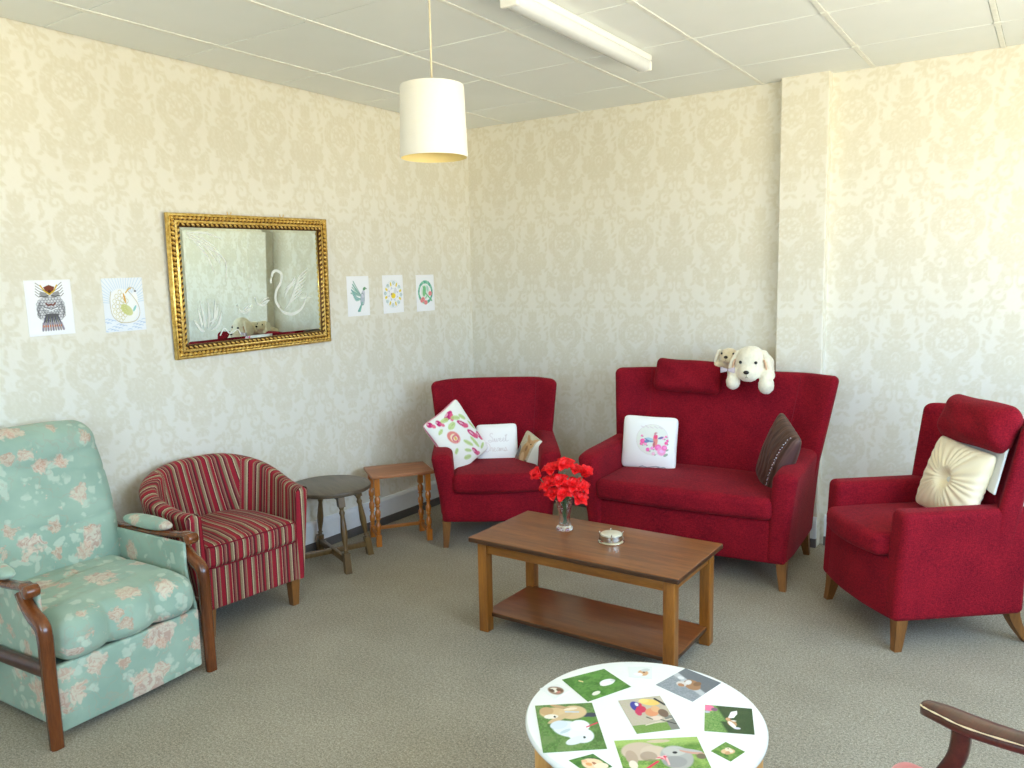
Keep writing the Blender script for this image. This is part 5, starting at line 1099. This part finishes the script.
def grass(p, dark=(58, 104, 44), lightc=(120, 164, 84), seed=1):
    p.speck(lightc, .6, seed, 2); p.speck(dark, .5, seed + 9, 3); r = np.random.default_rng(seed)
    for k in range(14): p.ell(r.random(), r.random(), .10 + .1 * r.random(), .05 + .05 * r.random(), dark if k % 2 else lightc, r.random() * 3, .45, .5)
def ph_white_on_lawn(p): grass(p, (40, 96, 30), (90, 150, 60), 1); p.ell(.72, .44, .17, .12, (236, 238, 236), .2); p.ell(.62, .40, .08, .07, (246, 246, 244)); p.ell(.85, .44, .05, .05, (214, 216, 214)); p.ell(.3, .18, .10, .06, (232, 232, 214), .3); p.ell(.30, .75, .02, .06, (230, 210, 150), .5)
def ph_small_pale(p): p.put(np.ones(p.U.shape), (226, 230, 228)); p.ell(.62, .45, .22, .26, (214, 170, 130)); p.ell(.72, .7, .2, .12, (200, 206, 206), .4); p.ell(.4, .3, .2, .14, (238, 240, 240)); p.ell(.66, .5, .05, .06, (120, 90, 70))
def ph_patio(p): p.put(np.ones(p.U.shape), (132, 140, 148)); p.speck((170, 176, 182), .5, 2, 2); p.put(ss(.5, .55, p.U - .3 * p.V + .1), (92, 98, 106), .8); p.put(ss(.1, .05, np.abs(p.U - .3 * p.V - .36)), (196, 200, 206), .8); p.ell(.52, .42, .16, .24, (160, 120, 88), -.4); p.ell(.40, .62, .10, .12, (214, 206, 200)); p.ell(.36, .60, .06, .08, (178, 128, 96)); p.ell(.55, .55, .10, .07, (222, 220, 218), .5); p.ell(.62, .36, .10, .08, (130, 96, 70)); p.ell(.60, .8, .06, .08, (220, 222, 226))
def ph_oval_cat(p): p.put(np.ones(p.U.shape), (230, 232, 230)); p.ell(.52, .5, .34, .4, (150, 126, 106)); p.ell(.5, .55, .2, .24, (226, 216, 202)); p.ell(.36, .6, .1, .16, (100, 76, 62)); p.ell(.66, .4, .12, .2, (110, 82, 66)); p.ell(.5, .3, .12, .08, (190, 120, 110)); p.ell(.46, .66, .03, .04, (40, 30, 28))
def ph_two_rabbits(p):
    grass(p, (54, 84, 40), (126, 152, 96), 3); p.ell(.9, .72, .14, .05, (60, 66, 84)); p.ell(.85, .62, .12, .06, (90, 140, 60))
    p.ell(.32, .80, .26, .13, (214, 184, 140), -.1); p.ell(.62, .80, .24, .15, (216, 188, 146), .1); p.ell(.18, .86, .12, .09, (196, 162, 118)); p.ell(.45, .93, .20, .035, (188, 156, 116), -.35); p.ell(.40, .70, .26, .05, (208, 180, 140), .45); p.ell(.60, .88, .12, .03, (236, 220, 190), .1); p.ell(.24, .73, .12, .05, (238, 230, 214)); p.ell(.30, .72, .02, .02, (40, 34, 30)); p.line([(.5, .82), (.72, .80)], .012, (190, 206, 226))
    p.ell(.50, .44, .28, .17, (226, 234, 240), -.25); p.ell(.66, .30, .20, .16, (236, 242, 246), -.1); p.ell(.34, .54, .15, .09, (214, 224, 232), .2); p.ell(.68, .50, .16, .12, (240, 244, 248)); p.ell(.56, .20, .18, .07, (226, 234, 240), .3); p.ell(.42, .40, .1, .03, (176, 196, 206), .4, .7); p.ell(.70, .25, .02, .025, (50, 60, 60)); p.line([(.78, .46), (.98, .54)], .012, (210, 60, 90))
def ph_child(p):
    p.put(np.ones(p.U.shape), (196, 182, 168)); p.put((p.V < .22) * 1., (112, 150, 70)); p.speck((160, 180, 120), .25, 8, 2); p.put(((p.U > .8) * (p.V < .4)) * 1., (130, 132, 126)); p.ell(.32, .76, .12, .16, (56, 60, 150), .1); p.ell(.40, .66, .12, .10, (206, 50, 90), .4); p.ell(.30, .58, .07, .10, (200, 60, 100)); p.ell(.36, .82, .04, .05, (230, 232, 240)); p.ell(.44, .80, .03, .05, (210, 60, 90))
    p.ell(.68, .84, .22, .10, (236, 200, 110), -.25); p.ell(.56, .9, .12, .06, (240, 212, 130)); p.ell(.60, .54, .16, .12, (222, 150, 110), .2); p.ell(.72, .62, .10, .10, (226, 176, 130)); p.ell(.84, .48, .11, .12, (120, 98, 84)); p.ell(.62, .36, .14, .06, (226, 206, 190)); p.line([(.84, .92), (.98, .72)], .03, (50, 50, 56)); p.line([(.42, .42), (.52, .34)], .015, (60, 70, 70)); p.line([(.30, .2), (.95, .30)], .012, (220, 210, 190)); p.line([(.7, .3), (.98, .14)], .014, (60, 60, 60))
def ph_shadow_lawn(p):
    grass(p, (100, 150, 70), (176, 206, 130), 5); p.put(ss(.30, .36, p.U * .75 + .28 * p.V - .12 + .10 * (p.V < .4)), (34, 62, 38), .93); p.speck((60, 96, 60), .2, 6, 2); p.ell(.08, .88, .12, .12, (236, 120, 160)); p.ell(.20, .84, .07, .07, (130, 90, 120)); p.ell(.04, .72, .07, .04, (190, 190, 210))
    p.poly([(.48, .55), (.55, .80), (.68, .86), (.68, .74), (.60, .56)], (246, 246, 246)); p.ell(.56, .36, .09, .13, (190, 150, 110), .4); p.ell(.48, .50, .05, .06, (206, 160, 120)); p.ell(.56, .30, .05, .14, (244, 240, 232), .5); p.ell(.66, .18, .07, .04, (214, 216, 232)); p.ell(.60, .45, .05, .02, (240, 236, 226))
def ph_small_rabbit(p): grass(p, (60, 110, 40), (140, 176, 90), 7); p.ell(.5, .5, .3, .2, (224, 190, 150), -.6); p.ell(.62, .58, .14, .14, (236, 220, 196)); p.ell(.40, .44, .14, .10, (206, 160, 120)); p.ell(.60, .40, .1, .06, (240, 232, 214)); p.ell(.66, .62, .03, .03, (70, 50, 40))
def ph_big_pair(p):
    grass(p, (86, 132, 50), (176, 204, 110), 9); p.put(ss(.72, .9, p.V), (186, 212, 120), .6); p.ell(.52, .92, .14, .05, (206, 190, 160)); p.ell(.26, .66, .22, .26, (206, 186, 166), -.1); p.ell(.42, .60, .16, .20, (214, 196, 176)); p.ell(.14, .50, .07, .20, (186, 164, 144)); p.ell(.34, .50, .10, .14, (150, 128, 112), 0, .6); p.ell(.13, .30, .05, .12, (236, 226, 210))
    p.ell(.66, .42, .19, .34, (176, 176, 174)); p.ell(.66, .60, .14, .14, (196, 196, 192)); p.ell(.62, .30, .14, .16, (160, 160, 160)); p.ell(.86, .54, .16, .05, (206, 160, 146), -.55); p.ell(.84, .60, .16, .035, (186, 186, 184), -.5); p.ell(.95, .4, .06, .08, (120, 110, 90)); p.line([(.20, .10), (.42, .34)], .02, (222, 60, 90)); 
    for k in range(7): p.line([(.42 + .02 * k, .42 + .03 * (k % 3)), (.54, .50 - .045 * k)], .012, (226, 70, 100) if k % 2 else (236, 190, 190))
    p.ell(.66, .56, .03, .035, (50, 50, 54))
def ph_face(p): grass(p, (40, 90, 40), (90, 140, 70), 11); p.ell(.55, .42, .36, .40, (244, 214, 178), -.3); p.ell(.42, .48, .10, .12, (230, 166, 110)); p.ell(.62, .42, .06, .14, (180, 120, 90)); p.ell(.7, .2, .25, .2, (250, 230, 204)); p.ell(.42, .72, .1, .1, (236, 190, 150)); p.line([(.5, .95), (1, .6)], .02, (20, 60, 40))
PH = [([(2.431, -2.878), (2.499, -2.764), (2.605, -2.814), (2.545, -2.941)], ph_white_on_lawn, 'photograph of a white rabbit on a lawn, far left edge of the round table', (60, 70)), ([(2.55, -2.718), (2.606, -2.684), (2.634, -2.746), (2.577, -2.768)], ph_small_pale, 'tiny pale photograph at the far edge of the round table', (30, 30)),
      ([(2.656, -2.77), (2.688, -2.644), (2.798, -2.67), (2.770, -2.800)], ph_patio, 'photograph of a brown animal on grey paving, far right on the round table', (60, 60)), ([(2.405, -2.950), (2.432, -2.905), (2.479, -2.914), (2.468, -2.976)], ph_oval_cat, 'tiny round photograph of a brown face, left edge of the round table', (30, 30)),
      ([(2.441, -3.029), (2.556, -2.94), (2.682, -3.1), (2.566, -3.192)], ph_two_rabbits, 'large square photograph of a tan and a white rabbit, left on the round table', (100, 100)), ([(2.608, -2.896), (2.688, -2.817), (2.791, -2.934), (2.713, -3.008)], ph_child, 'photograph of a person in a yellow hat, centre of the round table', (70, 90)),
      ([(2.802, -2.798), (2.907, -2.755), (2.948, -2.865), (2.843, -2.912)], ph_shadow_lawn, 'photograph of a white and brown animal on shaded grass, right on the round table', (80, 80)), ([(2.885, -2.983), (2.901, -2.930), (2.951, -2.945), (2.936, -2.998)], ph_small_rabbit, 'tiny diamond-turned photograph of a rabbit, near the right edge of the round table', (36, 36)),
      ([(2.681, -3.063), (2.837, -2.945), (2.912, -3.049), (2.766, -3.174)], ph_big_pair, 'large photograph of a grey rabbit and a tan rabbit with red lead, nearest the camera', (120, 90)), ([(2.630, -3.186), (2.664, -3.135), (2.723, -3.155), (2.690, -3.206)], ph_face, 'small tilted photograph of a cream rabbit face, near the front of the round table', (40, 40))]
for cs, fn, lb, n in PH:
    c = np.array(cs); m = c.mean(0); nu, nv = n; u = np.linspace(0, 1, nu); v = np.linspace(0, 1, nv); U, V = np.meshgrid(u, v, indexing='ij'); base = (92, 140, 66)
    P_ = Paint(U, V, base); fn(P_); TL, TR, BR, BL = c - m
    XY = (TL[None, None] * (1 - U)[..., None] * V[..., None] + TR * U[..., None] * V[..., None] + BR * U[..., None] * (1 - V)[..., None] + BL * (1 - U)[..., None] * (1 - V)[..., None])
    pts = np.concatenate([XY, np.full(U.shape + (1,), .0009)], -1).reshape(-1, 3); F = [(i * nv + j, (i + 1) * nv + j, (i + 1) * nv + j + 1, i * nv + j + 1) for i in range(nu - 1) for j in range(nv - 1)]
    cc = [0, (nu - 1) * nv, nu * nv - 1, nv - 1]; k = len(pts); low = pts[cc].copy(); low[:, 2] = .0002; F.append((k + 3, k + 2, k + 1, k))
    edge = [list(range(0, nu * nv, nv)), list(range((nu - 1) * nv, nu * nv)), list(range(nu * nv - 1, -1, -nv)), list(range(nv - 1, -1, -1))]
    for i, ed in enumerate(edge): F.append(tuple([k + i, k + (i + 1) % 4] + ed[::-1]))
    o = mesh('photo_print', np.vstack([pts, low]), F, M['photo'], None, False, col=np.vstack([P_.c.reshape(-1, 3), P_.c.reshape(-1, 3)[cc]])); o.location = (m[0], m[1], RZ); tag(o, lb, 'photograph', 'photographs on the round white table')
# ================================================================== FOREGROUND CHAIR
def fore_chair():
    th = -1.81; e = empty('wooden_armchair', (3.60, -3.16, 0), th); tag(e, 'worn dark wooden armchair with pink seat, at the bottom right corner', 'armchair')
    c, s = cos(th), sin(th)
    def loc(w): x, y = w[0] - 3.60, w[1] + 3.16; return (x * c + y * s, -x * s + y * c)
    tip = loc((3.285, -2.815)); AX_ = tip[0]
    for sg in (1, -1):
        ax = AX_ if sg > 0 else -AX_; z0 = .60; y0 = tip[1]
        path = [(y0 + .004, z0 + .010, .010), (y0 + .016, z0 + .013, .022), (y0 + .05, z0 + .014, .031), (y0 + .10, z0 + .012, .035), (y0 + .18, z0 + .016, .032), (y0 + .30, z0 + .026, .027), (y0 + .42, z0 + .040, .024), (y0 + .50, z0 + .050, .022)]
        V = []; n = 12; P_ = cr([(a, b, w) for a, b, w in path], 5)
        for k, (y, z, w) in enumerate(P_):
            cur = .012 * sin((y - y0) * 7) * (1 if ax < 0 else -1)
            for i in range(n):
                a = 2 * pi * i / n; V.append((ax + cur + w * np.sign(cos(a)) * abs(cos(a)) ** .55, y, z - .013 + .013 * np.sign(sin(a)) * abs(sin(a)) ** .55))
        m = len(P_); F = [(k * n + i, k * n + (i + 1) % n, (k + 1) * n + (i + 1) % n, (k + 1) * n + i) for k in range(m - 1) for i in range(n)] + [tuple(range(n))[::-1], tuple((m - 1) * n + i for i in range(n))]
        g = G(); g.add(V, F); ar = g.obj('arm', M['mahog'], e)
        E_ = []
        for k, (y, z, w) in enumerate(P_[:-4]): cur = .012 * sin((y - y0) * 7) * (1 if ax < 0 else -1); E_.append((ax + cur + w * .965, y, z - .0028))
        g = G(); g.add(*tube(E_, [.0012 + .0012 * sin(k * .9) ** 2 for k in range(len(E_))], 6)); g.obj('worn_edge', M['wornedge'], ar)
        g = G(); g.add(*ribbon(cr([(y0 + .085, z0 - .005, 0), (y0 + .078, .52, 0), (y0 + .045, .44, 0), (y0 + .02, .32, 0), (y0 + .02, .15, 0), (y0 + .01, 0, 0)], 6)[:, :2], .036, ax - .014, ax + .014, .006)); g.obj('front_leg', M['mahog'], e, auto=50)
        g = G(); g.add(*ribbon(cr([(y0 + .52, .93, 0), (y0 + .49, .6, 0), (y0 + .47, .36, 0), (y0 + .53, 0, 0)], 8)[:, :2], .036, ax - .014, ax + .014, .006)); g.obj('rear_post', M['mahog'], e, auto=50)
        g = G(); g.add(*ribbon(np.array([(y0 + .04, .36), (y0 + .46, .35)]), .05, ax - .010, ax + .010, .004)); g.obj('side_rail', M['mahog'], e, auto=50)
    W = abs(AX_) * 2 - .034; y0 = tip[1]
    g = G(); g.add(*rbox((0, y0 + .215, .44), (W, .50, .10), .04, 5, (10, 10, 2))); g.obj('seat_cushion', M['pink'], e)
    g = G(); g.add(*rbox((0, y0 + .455, .73), (W, .07, .44), .03, 4, (8, 2, 8))); g.warp(lambda v: np.stack([v[:, 0], v[:, 1] + .10 * (v[:, 2] - .5), v[:, 2]], -1)); g.obj('backrest', M['pink'], e)
    g = G(); g.add(*rbox((0, y0 + .04, .36), (W + .006, .02, .05), .004, 2)); g.obj('front_rail', M['mahog'], e)
fore_chair()
# ================================================================== LIGHT AND CAMERA
w = bpy.data.worlds.new('World'); SC.world = w; w.use_nodes = True; nt = w.node_tree; bg = nt.nodes['Background']
tc = N(nt, 'ShaderNodeTexCoord'); sp = N(nt, 'ShaderNodeSeparateXYZ'); lk(nt, tc.outputs['Generated'], sp.inputs[0])
r = ramp(nt, math_(nt, 'MULTIPLY_ADD', sp.outputs[2], .5, .5), [(0, (1.06, .99, .78, 1)), (.47, (1.18, 1.08, .82, 1)), (.51, (.66, .90, 1.18, 1)), (.75, (.54, .82, 1.16, 1)), (1, (.46, .74, 1.12, 1))]); lk(nt, r.outputs[0], bg.inputs[0]); bg.inputs[1].default_value = 9.0
def portal(name, loc, rot, sx, sy):
    l = bpy.data.lights.new(name, 'AREA'); l.shape = 'RECTANGLE'; l.size = sx; l.size_y = sy; l.cycles.is_portal = True; o = bpy.data.objects.new(name, l); COL.objects.link(o); o.location = loc; o.rotation_euler = rot
portal('window_portal', (XR + .03, (WY0 + WY1) / 2, (WZ0 + WZ1) / 2), (0, pi / 2, 0), WZ1 - WZ0, WY1 - WY0)
portal('window_portal', ((FX0 + FX1) / 2, YF - .03, (WZ0 + WZ1) / 2), (pi / 2, 0, 0), FX1 - FX0, WZ1 - WZ0)
cam = bpy.data.cameras.new('camera'); co = bpy.data.objects.new('camera', cam); COL.objects.link(co); SC.camera = co
cam.sensor_width = 36; cam.lens = 801.37 / 1024 * 36; cam.clip_start = .05
R_ = (.82878145, .55922419, -.01973868); U_ = (-.0545722, .11588289, .99176259); F_ = (-.556905, .82087725, -.12655968)
co.matrix_world = Matrix(((R_[0], U_[0], -F_[0], 3.4791), (R_[1], U_[1], -F_[1], -4.6341), (R_[2], U_[2], -F_[2], 1.5173), (0, 0, 0, 1)))
vs = SC.view_settings; vs.view_transform = 'Standard'; vs.look = 'None'; vs.gamma = 1; vs.use_curve_mapping = False; vs.exposure = 0.17
SC.cycles.max_bounces = 10; SC.cycles.diffuse_bounces = 6; SC.cycles.transmission_bounces = 8
